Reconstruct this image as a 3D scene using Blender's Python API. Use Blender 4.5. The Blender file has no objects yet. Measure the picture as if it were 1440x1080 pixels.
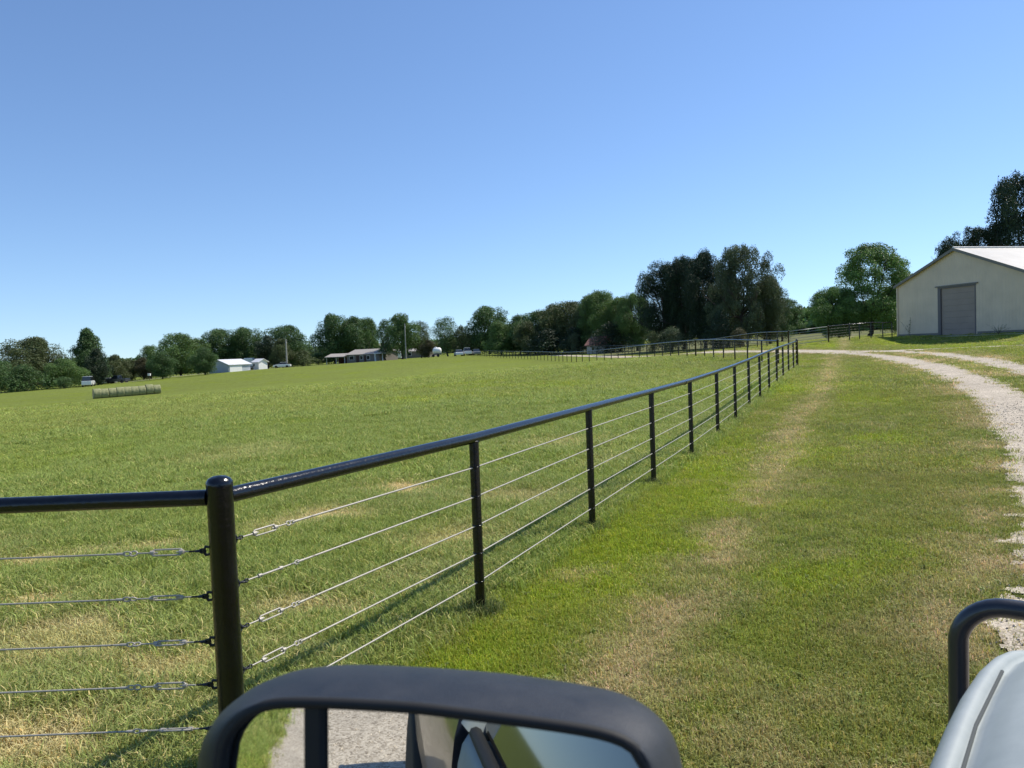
import bpy, math, random
import numpy as np
from mathutils import Vector, Matrix
random.seed(7)
S = bpy.context.scene
COL = S.collection
R = math.radians
# ---- camera model (pixels of the 1440x1080 photograph) ----
CAM_H=1.97; FPX=1082.0; PITCH=math.radians(2.54); ROLL=math.radians(2.18)
_F=np.array([0,math.cos(PITCH),-math.sin(PITCH)]); _r0=np.array([1.0,0,0]); _u0=np.array([0,math.sin(PITCH),math.cos(PITCH)])
CR=_r0*math.cos(ROLL)-_u0*math.sin(ROLL); CU=_u0*math.cos(ROLL)+_r0*math.sin(ROLL)
CAM=np.array([0,0,CAM_H])
def ray(px,py): return _F*FPX+CR*(px-720)-CU*(py-540)
def at(px,py,Y):
    d=ray(px,py); return CAM+d*(Y/d[1])
def project(p):
    q=np.array(p,float)-CAM; z=q@_F
    return 720+FPX*(q@CR)/z, 540-FPX*(q@CU)/z
# ---------------- camera ----------------
cd = bpy.data.cameras.new('camera'); cam = bpy.data.objects.new('camera', cd); COL.objects.link(cam)
cd.sensor_width = 36; cd.lens = FPX/1440*36; cd.clip_start = 0.02; cd.clip_end = 9000
Mx = Matrix(((CR[0],CU[0],-_F[0]),(CR[1],CU[1],-_F[1]),(CR[2],CU[2],-_F[2]))).to_4x4()
Mx.translation = Vector(CAM); cam.matrix_world = Mx
cd.dof.use_dof = True; cd.dof.focus_distance = 8.0; cd.dof.aperture_fstop = 11.0
S.camera = cam
# ---------------- sky, sun, exposure ----------------
SUN_AZ, SUN_EL = 62.7, 52.3            # azimuth clockwise from +Y
W = bpy.data.worlds.new('World'); S.world = W; W.use_nodes = True
wn = W.node_tree.nodes; wl = W.node_tree.links
bg = wn['Background']; sky = wn.new('ShaderNodeTexSky'); sky.sky_type = 'NISHITA'
sky.sun_disc = False; sky.sun_elevation = R(SUN_EL); sky.sun_rotation = R(SUN_AZ)
sky.altitude = 100; sky.air_density = 1.0; sky.dust_density = 0.15; sky.ozone_density = 3.2
tn = wn.new('ShaderNodeMix'); tc0 = wn.new('ShaderNodeTexCoord'); av = wn.new('ShaderNodeVectorMath'); av.operation = 'ADD'; av.inputs[1].default_value = (0, 0, .045); wl.new(tc0.outputs['Generated'], av.inputs[0]); nv = wn.new('ShaderNodeVectorMath'); nv.operation = 'NORMALIZE'; wl.new(av.outputs[0], nv.inputs[0]); wl.new(nv.outputs[0], sky.inputs[0])
tn.data_type = 'RGBA'; tn.blend_type = 'MULTIPLY'; tn.inputs[0].default_value = 1; tn.inputs[7].default_value = (.88, .965, 1.08, 1)
wl.new(sky.outputs[0], tn.inputs[6]); wl.new(tn.outputs[2], bg.inputs[0]); bg.inputs[1].default_value = 0.125
ld = bpy.data.lights.new('sun', 'SUN'); ld.energy = 4.4; ld.angle = R(0.53); ld.color = (1.0, 0.93, 0.81)
lo = bpy.data.objects.new('sun', ld); COL.objects.link(lo)
sd = Vector((math.sin(R(SUN_AZ))*math.cos(R(SUN_EL)), math.cos(R(SUN_AZ))*math.cos(R(SUN_EL)), math.sin(R(SUN_EL))))
lo.rotation_euler = sd.to_track_quat('Z', 'Y').to_euler()
S.view_settings.view_transform = 'Standard'; S.view_settings.look = 'None'
S.view_settings.exposure = 0.3; S.view_settings.gamma = 1.0
S.cycles.use_denoising = True; S.cycles.max_bounces = 8; S.cycles.transparent_max_bounces = 16
# ---------------- helpers ----------------
def tag(o, label=None, cat=None, group=None, kind=None):
    if label: o['label'] = label
    if cat: o['category'] = cat
    if group: o['group'] = group
    if kind: o['kind'] = kind
    return o
def empty(name, loc=(0,0,0), rz=0.0):
    o = bpy.data.objects.new(name, None); COL.objects.link(o); o.location = loc; o.rotation_euler = (0,0,rz)
    o.empty_display_size = 0.3; return o
class MB:
    def __init__(s): s.v = []; s.f = []; s.sm = []
    def add(s, vs, fs, smooth=False):
        b = len(s.v); s.v += [tuple(map(float, v)) for v in vs]; s.f += [tuple(i+b for i in f) for f in fs]; s.sm += [smooth]*len(fs); return s
    def box(s, c, d, rz=0.0, top=1.0):
        x,y,z = d[0]/2, d[1]/2, d[2]/2; ca, sa = math.cos(rz), math.sin(rz); vs = []
        for k,(i,j,q) in enumerate([(-1,-1,-1),(1,-1,-1),(1,1,-1),(-1,1,-1),(-1,-1,1),(1,-1,1),(1,1,1),(-1,1,1)]):
            t = top if q > 0 else 1; X = i*x*t; Y = j*y*t
            vs.append((c[0]+X*ca-Y*sa, c[1]+X*sa+Y*ca, c[2]+q*z))
        return s.add(vs, [(0,3,2,1),(4,5,6,7),(0,1,5,4),(1,2,6,5),(2,3,7,6),(3,0,4,7)])
    def tube(s, pts, r, n=10, caps=True, closed=False):
        P = [Vector(p) for p in pts]; m = len(P); rr = r if hasattr(r, '__len__') else [r]*m
        vs = []; ref = None
        for i,p in enumerate(P):
            if closed: t = P[(i+1)%m]-P[i-1]
            else: t = P[min(i+1,m-1)]-P[max(i-1,0)]
            t.normalize()
            if ref is None:
                ref = t.orthogonal().normalized()
            ref = (ref - t*ref.dot(t)).normalized(); b = t.cross(ref)
            for k in range(n):
                a = 2*math.pi*k/n; vs.append(p + (ref*math.cos(a)+b*math.sin(a))*rr[i])
        fs = []
        for i in range(m if closed else m-1):
            j = (i+1)%m
            for k in range(n): fs.append((i*n+k, i*n+(k+1)%n, j*n+(k+1)%n, j*n+k))
        s.add(vs, fs, True)
        if caps and not closed:
            s.add(vs[:n], [tuple(reversed(range(n)))]); s.add(vs[-n:], [tuple(range(n))])
        return s
    def lathe(s, c, prof, n=20, axis='Z'):
        vs = []
        for (r, h) in prof:
            for k in range(n):
                a = 2*math.pi*k/n; u, w = r*math.cos(a), r*math.sin(a)
                vs.append((c[0]+u, c[1]+w, c[2]+h) if axis == 'Z' else (c[0]+h, c[1]+u, c[2]+w))
        fs = [(i*n+k, i*n+(k+1)%n, (i+1)*n+(k+1)%n, (i+1)*n+k) for i in range(len(prof)-1) for k in range(n)]
        s.add(vs, fs, True)
        if prof[0][0] > 1e-4: s.add(vs[:n], [tuple(reversed(range(n)))])
        if prof[-1][0] > 1e-4: s.add(vs[-n:], [tuple(range(n))])
        return s
    def build(s, name, mat, parent=None, bevel=0.0, sub=0):
        me = bpy.data.meshes.new(name); me.from_pydata(s.v, [], s.f); me.polygons.foreach_set('use_smooth', s.sm)
        me.materials.append(mat); me.update()
        o = bpy.data.objects.new(name, me); COL.objects.link(o)
        if parent: o.parent = parent
        if bevel:
            m = o.modifiers.new('bevel', 'BEVEL'); m.width = bevel; m.segments = 2; m.limit_method = 'ANGLE'
        if sub:
            m = o.modifiers.new('sub', 'SUBSURF'); m.levels = m.render_levels = sub
        return o
def np_mesh(name, V, F, mat, smooth=False):
    """quads only, numpy"""
    me = bpy.data.meshes.new(name); n = len(F); k = F.shape[1]
    me.vertices.add(len(V)); me.vertices.foreach_set('co', np.asarray(V, np.float32).ravel())
    me.loops.add(n*k); me.loops.foreach_set('vertex_index', F.astype(np.int32).ravel())
    me.polygons.add(n); me.polygons.foreach_set('loop_start', np.arange(0, n*k, k, dtype=np.int32))
    me.polygons.foreach_set('use_smooth', np.full(n, smooth))
    me.materials.append(mat); me.update(calc_edges=True); return me
def link(name, me, parent=None):
    o = bpy.data.objects.new(name, me); COL.objects.link(o)
    if parent: o.parent = parent
    return o
# numpy value noise
_rng = np.random.default_rng(11); _T = _rng.random((256,256))
def vnoise(x, y, s=1.0, o=0):
    x = np.asarray(x, float)/s+o*17.3+500; y = np.asarray(y, float)/s+o*31.7+500
    xi = np.floor(x).astype(int); yi = np.floor(y).astype(int); fx = x-xi; fy = y-yi
    fx = fx*fx*(3-2*fx); fy = fy*fy*(3-2*fy)
    a = _T[xi%256, yi%256]; b = _T[(xi+1)%256, yi%256]; c = _T[xi%256, (yi+1)%256]; d = _T[(xi+1)%256, (yi+1)%256]
    return (a*(1-fx)+b*fx)*(1-fy)+(c*(1-fx)+d*fx)*fy
def fbm(x, y, s=1.0, o=0, n=4):
    t = 0; a = 1; w = 0
    for i in range(n): t = t+a*vnoise(x, y, s/2**i, o+i*3.1); w += a; a *= .55
    return t/w
def sstep(a, b, x):
    t = np.clip((np.asarray(x, float)-a)/(b-a), 0, 1); return t*t*(3-2*t)
# materials
def M_(name, col, rough=0.6, metal=0.0, noise=0.0, nscale=8.0, bump=0.0, bscale=40.0, col2=None, coat=0.0, spec=0.5):
    m = bpy.data.materials.new(name); m.use_nodes = True; nt = m.node_tree; b = nt.nodes['Principled BSDF']
    b.inputs['Base Color'].default_value = (*col, 1); b.inputs['Roughness'].default_value = rough; b.inputs['Metallic'].default_value = metal
    b.inputs['Specular IOR Level'].default_value = spec; b.inputs['Coat Weight'].default_value = coat
    tc = nt.nodes.new('ShaderNodeTexCoord')
    if noise or col2:
        n = nt.nodes.new('ShaderNodeTexNoise'); n.inputs['Scale'].default_value = nscale; n.inputs['Detail'].default_value = 6; n.inputs['Roughness'].default_value = .65
        nt.links.new(tc.outputs['Object'], n.inputs['Vector'])
        r = nt.nodes.new('ShaderNodeValToRGB'); r.color_ramp.elements[0].position = .3; r.color_ramp.elements[1].position = .7
        c2 = col2 or tuple(min(1, c*(1+noise)) for c in col); c1 = col if col2 else tuple(c*(1-noise) for c in col)
        r.color_ramp.elements[0].color = (*c1, 1); r.color_ramp.elements[1].color = (*c2, 1)
        nt.links.new(n.outputs['Fac'], r.inputs[0]); nt.links.new(r.outputs[0], b.inputs['Base Color'])
        mr = nt.nodes.new('ShaderNodeMapRange'); mr.inputs[3].default_value = rough*.8; mr.inputs[4].default_value = min(1, rough*1.2)
        nt.links.new(n.outputs['Fac'], mr.inputs[0]); nt.links.new(mr.outputs[0], b.inputs['Roughness'])
    if bump:
        n = nt.nodes.new('ShaderNodeTexNoise'); n.inputs['Scale'].default_value = bscale; n.inputs['Detail'].default_value = 5
        nt.links.new(tc.outputs['Object'], n.inputs['Vector'])
        bp = nt.nodes.new('ShaderNodeBump'); bp.inputs['Strength'].default_value = bump; bp.inputs['Distance'].default_value = 0.01
        nt.links.new(n.outputs['Fac'], bp.inputs['Height']); nt.links.new(bp.outputs[0], b.inputs['Normal'])
    return m
def glass_mat(name, col=(.02,.025,.03), rough=0.03):
    m = M_(name, col, rough); m.node_tree.nodes['Principled BSDF'].inputs['Coat Weight'].default_value = .6; return m
# ---- terrain: thin plate spline through surveyed points ----
_px=[(1054,575.6,20.6),(1121,517.3,38.3),(980,502.5,59),(893,504.8,80),(810,510,97),(755,505,130),(695,501,170),(1088,488.4,67),(971,495.6,98),
(1165,481,65),(1224,473.5,66),(1264,473,70),(1325,471,65),(1375,470,61.6),(1400,468.5,59.5),(1440,467.5,57.5),(1262,480,65),(1300,482,61.8),(1340,483,59),(1390,481,55.5),(1440,479,52),(1130,492.5,55),(1440,488.5,36),
(180,556,110),(50,549,165),(130,543,180),(250,529,190),(320,523,195),(400,517,200),(500,510.5,215),(600,503,190),(650,501,175),(735,498,180)]
_pw=[(0,0,0),(-6,2,0),(6,-2,0),(0,8,0),(-1.4,3.7,0),(3.2,13.5,.0),(-10,8,-.08),(0,-15,-.1),(-15,-15,-.5),(15,-15,.2),(9,12,.12),(-20,25,-.35),(14,21,.45),(2,25,.1),
(-400,200,-9),(-300,500,-8),(0,500,2),(300,500,6),(400,100,8),(150,-100,2),(-150,-100,-4),(0,280,2.2),(120,200,4),(-300,60,-6),(-80,60,-2.2)]
_C=np.array([at(*p) for p in _px]+[np.array(p,float) for p in _pw])
def _phi(r2): return np.where(r2>0,0.5*r2*np.log(np.maximum(r2,1e-9)),0)
_S=50.0; _X=_C[:,:2]/_S; _n=len(_X)
_K=_phi(((_X[:,None]-_X[None])**2).sum(-1))+np.eye(_n)*2e-3
_P=np.c_[np.ones(_n),_X]
_A=np.block([[_K,_P],[_P.T,np.zeros((3,3))]])
_W=np.linalg.solve(_A,np.r_[_C[:,2],0,0,0])
def gz(x,y):
    x=np.asarray(x,float); y=np.asarray(y,float); sh=x.shape
    r=np.hypot(x,y); k=np.where(r>450,450/np.maximum(r,1),1.0)
    q=np.c_[(x*k).ravel(),(y*k).ravel()]/_S
    out=np.zeros(len(q))
    for i in range(0,len(q),20000):
        s=q[i:i+20000]
        out[i:i+20000]=_phi(((s[:,None]-_X[None])**2).sum(-1))@_W[:_n]+_W[_n]+s@_W[_n+1:]
    out=np.clip(out,-14,12)*np.clip(1-(r.ravel()-450)/1500,0.0,1)
    return out.reshape(sh) if sh else float(out[0])
def ground_at(px,py,lim=400):
    d=ray(px,py); d=d/d[1]; Y=2.5
    prev=None
    while Y<lim:
        p=CAM+d*Y
        if p[2]<gz(p[0],p[1]):
            lo,hi=prev,Y
            for _ in range(18):
                m=(lo+hi)/2; p=CAM+d*m
                if p[2]<gz(p[0],p[1]): hi=m
                else: lo=m
            return p
        prev=Y; Y*=1.02
    return None
# ---------------- lane, grass colours ----------------
LANE_L = np.array([(-16,-20),(-9,-11),(-5.6,-5.2),(-3.4,-2.3),(-1.4,-.1),(.55,1.8),(2.15,3.48),(2.74,4.14),(3.07,4.9),(3.6,5.7),(4.57,7.09),(5.71,8.86),(7.11,11.11),(8.66,13.82),(10.36,17.1),(12.23,21.15),(14.23,26.06),(16.44,32.28),(18.6,39.9),(19.6,46.1),(19.4,51),(18.6,56),(17.6,62),(17.2,75),(16.4,92),(12.5,120),(7,150)], float)
def resample(P, step):
    P = np.asarray(P, float)
    Q = []                                   # catmull-rom
    for i in range(len(P)-1):
        p0 = P[max(i-1,0)]; p1 = P[i]; p2 = P[i+1]; p3 = P[min(i+2,len(P)-1)]
        n = max(2, int(np.linalg.norm(p2-p1)/step))
        for k in range(n):
            t = k/n; Q.append(.5*((2*p1)+(-p0+p2)*t+(2*p0-5*p1+4*p2-p3)*t*t+(-p0+3*p1-3*p2+p3)*t**3))
    Q.append(P[-1]); return np.array(Q)
LL = resample(LANE_L, .5)
_d = np.gradient(LL, axis=0); _d /= np.linalg.norm(_d, axis=1)[:,None]; LN = np.c_[_d[:,1], -_d[:,0]]   # towards the right
def lane_w(y): return np.interp(y, [-20,0,12,30,45,58,150], [3.6,3.6,3.5,3.5,3.2,2.6,2.4])
LW = lane_w(LL[:,1])
BR = resample([(20.5,47.5),(23.0,45.5),(24.9,41.5),(25.6,36.5),(26.2,30),(28,22)], .5)      # spur towards the barn
def lane_u(x, y):
    """signed metres right of the lane's left edge, and its width there"""
    x = np.asarray(x, float).ravel(); y = np.asarray(y, float).ravel(); u = np.empty(len(x)); w = np.empty(len(x)); far = np.empty(len(x))
    for i in range(0, len(x), 20000):
        s = slice(i, i+20000); dx = x[s,None]-LL[None,:,0]; dy = y[s,None]-LL[None,:,1]; q = dx*dx+dy*dy; j = q.argmin(1); k = np.arange(len(j))
        u[s] = dx[k,j]*LN[j,0]+dy[k,j]*LN[j,1]; w[s] = LW[j]; far[s] = np.sqrt(q[k,j])
    return u, w, far
def br_d(x, y):
    x = np.asarray(x, float).ravel(); y = np.asarray(y, float).ravel(); o = np.empty(len(x))
    for i in range(0, len(x), 20000):
        s = slice(i, i+20000); o[s] = np.sqrt(((x[s,None]-BR[None,:,0])**2+(y[s,None]-BR[None,:,1])**2).min(1))
    return o
def gravel_amount(x, y):
    x = np.asarray(x, float).ravel(); y = np.asarray(y, float).ravel()
    u, w, far = lane_u(x, y); e = (fbm(x, y, .9, 3, 5)-.5)*.6+(fbm(x, y, .16, 9, 3)-.5)*.8
    c = u/w
    edge = np.minimum(u, w-u)*2.2+e*1.3-.15
    mid = (np.abs(c-.53)*w-.42)*2.6+e*1.5              # grassy strip between the wheel tracks
    k = sstep(9, 16, y)*(1-sstep(46, 54, y))
    g = np.where(k > 0, np.minimum(edge, mid*k+3*(1-k)), edge)
    far_ok = far < 6
    g = np.where(far_ok, g, -3)
    b = (0.75-br_d(x, y))*1.8+e*1.5
    return np.clip(np.maximum(g, b), -1, 1), u
_fd = np.array([math.sin(R(24.35)), math.cos(R(24.35))]); _fn = np.array([_fd[1], -_fd[0]]); _f0 = np.array([-.27, 5.8])
def fence_u(x, y): return (x-_f0[0])*_fn[0]+(y-_f0[1])*_fn[1]
GREEN = np.array([.160,.192,.030]); LUSH = np.array([.180,.228,.018]); DULL = np.array([.140,.165,.040]); STRAW = np.array([.34,.285,.150]); FIELD = np.array([.168,.202,.045]); BROWN = np.array([.175,.165,.055])
BLOBS = []
for (bx, by, bw, bh, k) in [(60,845,.55,.16,.95),(190,838,.35,.12,.8),(25,790,.5,.2,.7),(200,772,.5,.2,.75),(560,688,.7,.35,.95),(480,722,.6,.3,.8),(400,740,.6,.3,.6),(90,905,.5,.2,.5),(60,1045,.35,.15,.7),(250,935,.4,.2,.5),(620,760,.6,.25,.5),(730,700,.8,.3,.4),(800,625,1.2,.5,.5),(330,640,1.2,.8,.3),(440,860,.5,.2,.6)]:
    q = ground_at(bx, by); BLOBS.append((q[0], q[1], bw*1.1, bh*2.0, k*.95))
def grass_col(x, y):
    x = np.asarray(x, float).ravel(); y = np.asarray(y, float).ravel(); fu = fence_u(x, y); r = np.hypot(x, y)
    lawn = sstep(-.1, .15, fu)*(y < 37)*(y > 0)
    lawn = np.maximum(lawn, (fu > 0)*(y <= 0)); lawn = np.maximum(lawn, (y >= 37)*(x > 14))
    a = fbm(x, y, 3.2, 1); b = fbm(x, y, 1.1, 2); c = fbm(x, y, .35, 5); big = fbm(x, y, 22, 8)
    u, w, far = lane_u(x, y); near = np.where(far < 8, np.where(u < 0, -u, np.where(u > w, u-w, 0)), 8)
    def mix(A, B, t): return A*(1-t[:,None])+B*t[:,None]
    # lawn
    L = mix(np.repeat(GREEN[None], len(x), 0), LUSH, sstep(.50, .68, a)*.9)
    L = mix(L, DULL, sstep(.50, .66, 1-b)*.7); L = mix(L, STRAW, sstep(.58, .68, c)*.35)
    L = mix(L, LUSH, sstep(1.35, .5, fu)*sstep(-.1, .25, fu)*sstep(.35, .6, a)*.75)
    strip = np.exp(-((fu-1.32-(a-.5)*.5-.2*sstep(10, 30, y))/(.20+.16*c))**2)
    fine = fbm(x, y, .45, 51, 5)
    L = mix(L, STRAW, np.clip(strip*sstep(.30, .55, fine*.65+b*.35)*1.0, 0, 1)*.9)
    L = mix(L, BROWN, np.clip(np.exp(-((fu-3.1)/1.2)**2)*sstep(.46, .70, fbm(x, y, 2.2, 12))*.35, 0, 1))
    L = mix(L, BROWN, sstep(1.5, .3, near)*sstep(.36, .66, b)*.6)
    L = mix(L, STRAW, sstep(.75, .0, near)*sstep(.42, .62, c*.5+b*.5)*.9)
    L = mix(L, STRAW*.9, sstep(.60, .72, fbm(x, y, .7, 21))*.55*sstep(3.5, 0, fu))
    L = mix(L, BROWN*.95, sstep(2.0, 0, y)*.7)
    # pasture
    F = mix(np.repeat(FIELD[None], len(x), 0), LUSH*.95, sstep(.52, .72, a)*.55)
    F = mix(F, DULL*1.15, sstep(.50, .72, fbm(x, y*.45, 7, 14))*.55)
    F = mix(F, STRAW*.8, sstep(.62, .78, fbm(x, y, 1.5, 16))*.5*sstep(30, 4, r))
    lf = np.exp(-((fu+1.2)/.9)**2)
    F = mix(F, STRAW*.85, np.clip(lf*sstep(.42, .66, fbm(x, y, 1.0, 18))*.5*sstep(24, 5, r), 0, 1))
    lk = np.exp(-((y-5.6)/.9)**2)*(x < 0)
    F = mix(F, STRAW*.9, np.clip(lk*sstep(.46, .64, fbm(x, y*1.6, .9, 19))*.75, 0, 1))
    for (bx, by, bw, bh, k) in BLOBS:
        q = ((x-bx)/bw)**2+((y-by)/bh)**2; F = mix(F, STRAW*1.15, np.clip(sstep(1.35, .3, q+(b-.5)*2.0+(c-.5)*2.2)*k, 0, 1))
    F = F*(0.86+.28*big)[:,None]; L = L*(0.88+.24*big)[:,None]
    C = mix(F, L, lawn)
    gy = ((x > 15)&(y > 118)&(x < 120)&(y < 230))
    C = np.where(gy[:,None], np.array([.135,.130,.088])*(.8+.4*b)[:,None]*.6+C*.4, C)
    return C, lawn
# ---------------- ground sheet ----------------
def attr_color(me, name, C):
    a = me.color_attributes.new(name, 'FLOAT_COLOR', 'POINT'); a.data.foreach_set('color', np.c_[C, np.ones(len(C))].astype(np.float32).ravel())
az = np.r_[np.arange(-40, 40, .3), np.arange(40, 190, 4.0), np.arange(190, 240, 1.0), np.arange(240, 320, 4.0)]
rad = np.exp(np.arange(math.log(.4), math.log(5000), .0135))
AZ, RR = np.meshgrid(np.radians(az), rad); GX = RR*np.sin(AZ); GY = RR*np.cos(AZ)
GZ = gz(GX, GY)+np.where(RR < 150, (fbm(GX, GY, 2.5, 30)-.5)*.05*sstep(1, 6, RR), 0)
nr, na = GX.shape; idx = np.arange(nr*na).reshape(nr, na); nx = np.roll(idx, -1, 1)
Fq = np.stack([idx[:-1], nx[:-1], nx[1:], idx[1:]], -1).reshape(-1, 4)[:, ::-1]
def soil_mat():
    m = bpy.data.materials.new('turf'); m.use_nodes = True; nt = m.node_tree; b = nt.nodes['Principled BSDF']; L = nt.links.new
    at_ = nt.nodes.new('ShaderNodeAttribute'); at_.attribute_name = 'tint'
    g = nt.nodes.new('ShaderNodeNewGeometry')
    n1 = nt.nodes.new('ShaderNodeTexNoise'); n1.inputs['Scale'].default_value = 14; n1.inputs['Detail'].default_value = 8; n1.inputs['Roughness'].default_value = .8
    n2 = nt.nodes.new('ShaderNodeTexNoise'); n2.inputs['Scale'].default_value = 1.6; n2.inputs['Detail'].default_value = 6; n2.inputs['Roughness'].default_value = .7
    L(g.outputs['Position'], n1.inputs['Vector']); L(g.outputs['Position'], n2.inputs['Vector'])
    r1 = nt.nodes.new('ShaderNodeMapRange'); r1.inputs[1].default_value = .3; r1.inputs[2].default_value = .7; r1.inputs[3].default_value = .45; r1.inputs[4].default_value = 1.45
    r2 = nt.nodes.new('ShaderNodeMapRange'); r2.inputs[1].default_value = .3; r2.inputs[2].default_value = .7; r2.inputs[3].default_value = .72; r2.inputs[4].default_value = 1.25
    L(n1.outputs['Fac'], r1.inputs[0]); L(n2.outputs['Fac'], r2.inputs[0])
    mu = nt.nodes.new('ShaderNodeMath'); mu.operation = 'MULTIPLY'; L(r1.outputs[0], mu.inputs[0]); L(r2.outputs[0], mu.inputs[1])
    v = nt.nodes.new('ShaderNodeVectorMath'); v.operation = 'SCALE'; L(at_.outputs['Color'], v.inputs[0]); L(mu.outputs[0], v.inputs['Scale'])
    L(v.outputs[0], b.inputs['Base Color']); b.inputs['Roughness'].default_value = .9; b.inputs['Specular IOR Level'].default_value = .02
    bp = nt.nodes.new('ShaderNodeBump'); bp.inputs['Strength'].default_value = .5; bp.inputs['Distance'].default_value = .04
    L(n1.outputs['Fac'], bp.inputs['Height']); L(bp.outputs[0], b.inputs['Normal']); return m
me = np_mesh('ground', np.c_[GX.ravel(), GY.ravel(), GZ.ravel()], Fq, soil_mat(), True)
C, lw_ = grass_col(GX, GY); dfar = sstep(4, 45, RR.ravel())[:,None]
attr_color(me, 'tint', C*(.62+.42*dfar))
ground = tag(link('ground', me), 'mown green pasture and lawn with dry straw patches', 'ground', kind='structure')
def surf(x, y): return gz(x, y)+np.where(np.hypot(x, y) < 150, (fbm(x, y, 2.5, 30)-.5)*.05*sstep(1, 6, np.hypot(x, y)), 0)
# ---------------- gravel lane (ragged sheet) ----------------
def gravel_mat():
    m = bpy.data.materials.new('gravel'); m.use_nodes = True; nt = m.node_tree; b = nt.nodes['Principled BSDF']; L = nt.links.new
    g = nt.nodes.new('ShaderNodeNewGeometry')
    vo = nt.nodes.new('ShaderNodeTexVoronoi'); vo.inputs['Scale'].default_value = 62; L(g.outputs['Position'], vo.inputs['Vector'])
    n = nt.nodes.new('ShaderNodeTexNoise'); n.inputs['Scale'].default_value = 1.1; n.inputs['Detail'].default_value = 9; n.inputs['Roughness'].default_value = .75; L(g.outputs['Position'], n.inputs['Vector'])
    r = nt.nodes.new('ShaderNodeValToRGB'); e = r.color_ramp.elements; e[0].position = .0; e[0].color = (.23,.19,.14,1); e[1].position = 1; e[1].color = (.66,.58,.46,1)
    k = r.color_ramp.elements.new(.5); k.color = (.48,.415,.325,1)
    sp = nt.nodes.new('ShaderNodeSeparateColor'); L(vo.outputs['Color'], sp.inputs[0]); L(sp.outputs[0], r.inputs[0])
    r2 = nt.nodes.new('ShaderNodeMapRange'); r2.inputs[1].default_value = .3; r2.inputs[2].default_value = .7; r2.inputs[3].default_value = .75; r2.inputs[4].default_value = 1.2; L(n.outputs['Fac'], r2.inputs[0])
    v = nt.nodes.new('ShaderNodeVectorMath'); v.operation = 'SCALE'; L(r.outputs[0], v.inputs[0]); L(r2.outputs[0], v.inputs['Scale']); L(v.outputs[0], b.inputs['Base Color'])
    b.inputs['Roughness'].default_value = .9; b.inputs['Specular IOR Level'].default_value = .2
    bp = nt.nodes.new('ShaderNodeBump'); bp.inputs['Strength'].default_value = .7; bp.inputs['Distance'].default_value = .007; bp.invert = True
    L(vo.outputs['Distance'], bp.inputs['Height']); L(bp.outputs[0], b.inputs['Normal']); return m
def ragged(P, N, W0, step_u, name, thresh=.0):
    """grid along a path; keeps the cells where there is gravel"""
    nu = int((W0+1.6)/step_u)+1; us = np.linspace(-.8, W0+.8, nu)
    X = P[:,0,None]+N[:,0,None]*us; Y = P[:,1,None]+N[:,1,None]*us
    ga, _ = gravel_amount(X, Y); ga = ga.reshape(X.shape); n0, n1 = X.shape
    Z = surf(X, Y)+.012
    id_ = np.arange(n0*n1).reshape(n0, n1); q = np.stack([id_[:-1,:-1], id_[:-1,1:], id_[1:,1:], id_[1:,:-1]], -1).reshape(-1, 4)
    keep = ga.ravel()[q].mean(1) > thresh
    return np.c_[X.ravel(), Y.ravel(), Z.ravel()], q[keep]
def dens(P, step):
    t = np.r_[0, np.cumsum(np.linalg.norm(np.diff(P, axis=0), axis=1))]; s = [0.0]
    while s[-1] < t[-1]:
        x = np.interp(s[-1], t, P[:,0]); y = np.interp(s[-1], t, P[:,1]); d = math.hypot(x, y); s.append(s[-1]+max(.022, min(step, d*.006)))
    Q = np.c_[np.interp(s, t, P[:,0]), np.interp(s, t, P[:,1])]; d = np.gradient(Q, axis=0); k = np.ones(9)/9
    d = np.c_[np.convolve(np.pad(d[:,0], 4, 'edge'), k, 'valid'), np.convolve(np.pad(d[:,1], 4, 'edge'), k, 'valid')]; d /= np.linalg.norm(d, axis=1)[:,None]
    return Q, np.c_[d[:,1], -d[:,0]]
gm = gravel_mat()
near = LL[(LL[:,1] > -9)&(LL[:,1] < 14)]; farl = LL[(LL[:,1] >= 13.6)]; back = LL[LL[:,1] <= -8.6]
Vs = []; Fs = []; off = 0
for P, su in ((back, .12), (near, .03), (farl, .06)):
    Q, Nn = dens(P, .25); V, q = ragged(Q, Nn, 3.6, su, 'lane'); Vs.append(V); Fs.append(q+off); off += len(V)
V = np.vstack(Vs); Fq = np.vstack(Fs)
us, inv = np.unique(Fq, return_inverse=True)
lane = tag(link('gravel_lane', np_mesh('gravel_lane', V[us], inv.reshape(-1, 4), gm, True)), 'pale gravel drive curving between the lawn and the barn', 'gravel drive', kind='structure')
Q, Nn = dens(BR, .2); V, q = ragged(Q-Nn*1.5, Nn, 3.0, .06, 'spur'); V[:,2] += .004
keep = np.unique(q, return_inverse=True); link_sp = tag(link('gravel_spur', np_mesh('gravel_spur', V[keep[0]], keep[1].reshape(-1, 4), gm, True)), 'faint gravel spur leading off to the barn', 'gravel drive', kind='structure')
# pale farm road on the far left
def ribbon(name, pts, w, mat, lift=.03):
    P = resample(pts, 3.0); d = np.gradient(P, axis=0); d /= np.linalg.norm(d, axis=1)[:,None]; n = np.c_[d[:,1], -d[:,0]]
    A = P-n*w/2; B = P+n*w/2; V = np.vstack([np.c_[A, gz(A[:,0], A[:,1])+lift], np.c_[B, gz(B[:,0], B[:,1])+lift]]); k = len(P)
    q = np.array([(i, k+i, k+i+1, i+1) for i in range(k-1)]); return link(name, np_mesh(name, V, q, mat, True))
road_m = M_('road_dust', (.46,.42,.34), .9, noise=.15, nscale=.5)
tag(ribbon('farm_road', [(-128,165),(-112,171),(-98,176),(-86,186),(-74,191),(-62,194),(-50,199)], 3.2, road_m, .05), 'pale farm road along the far edge of the pasture', 'road', kind='structure')
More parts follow.
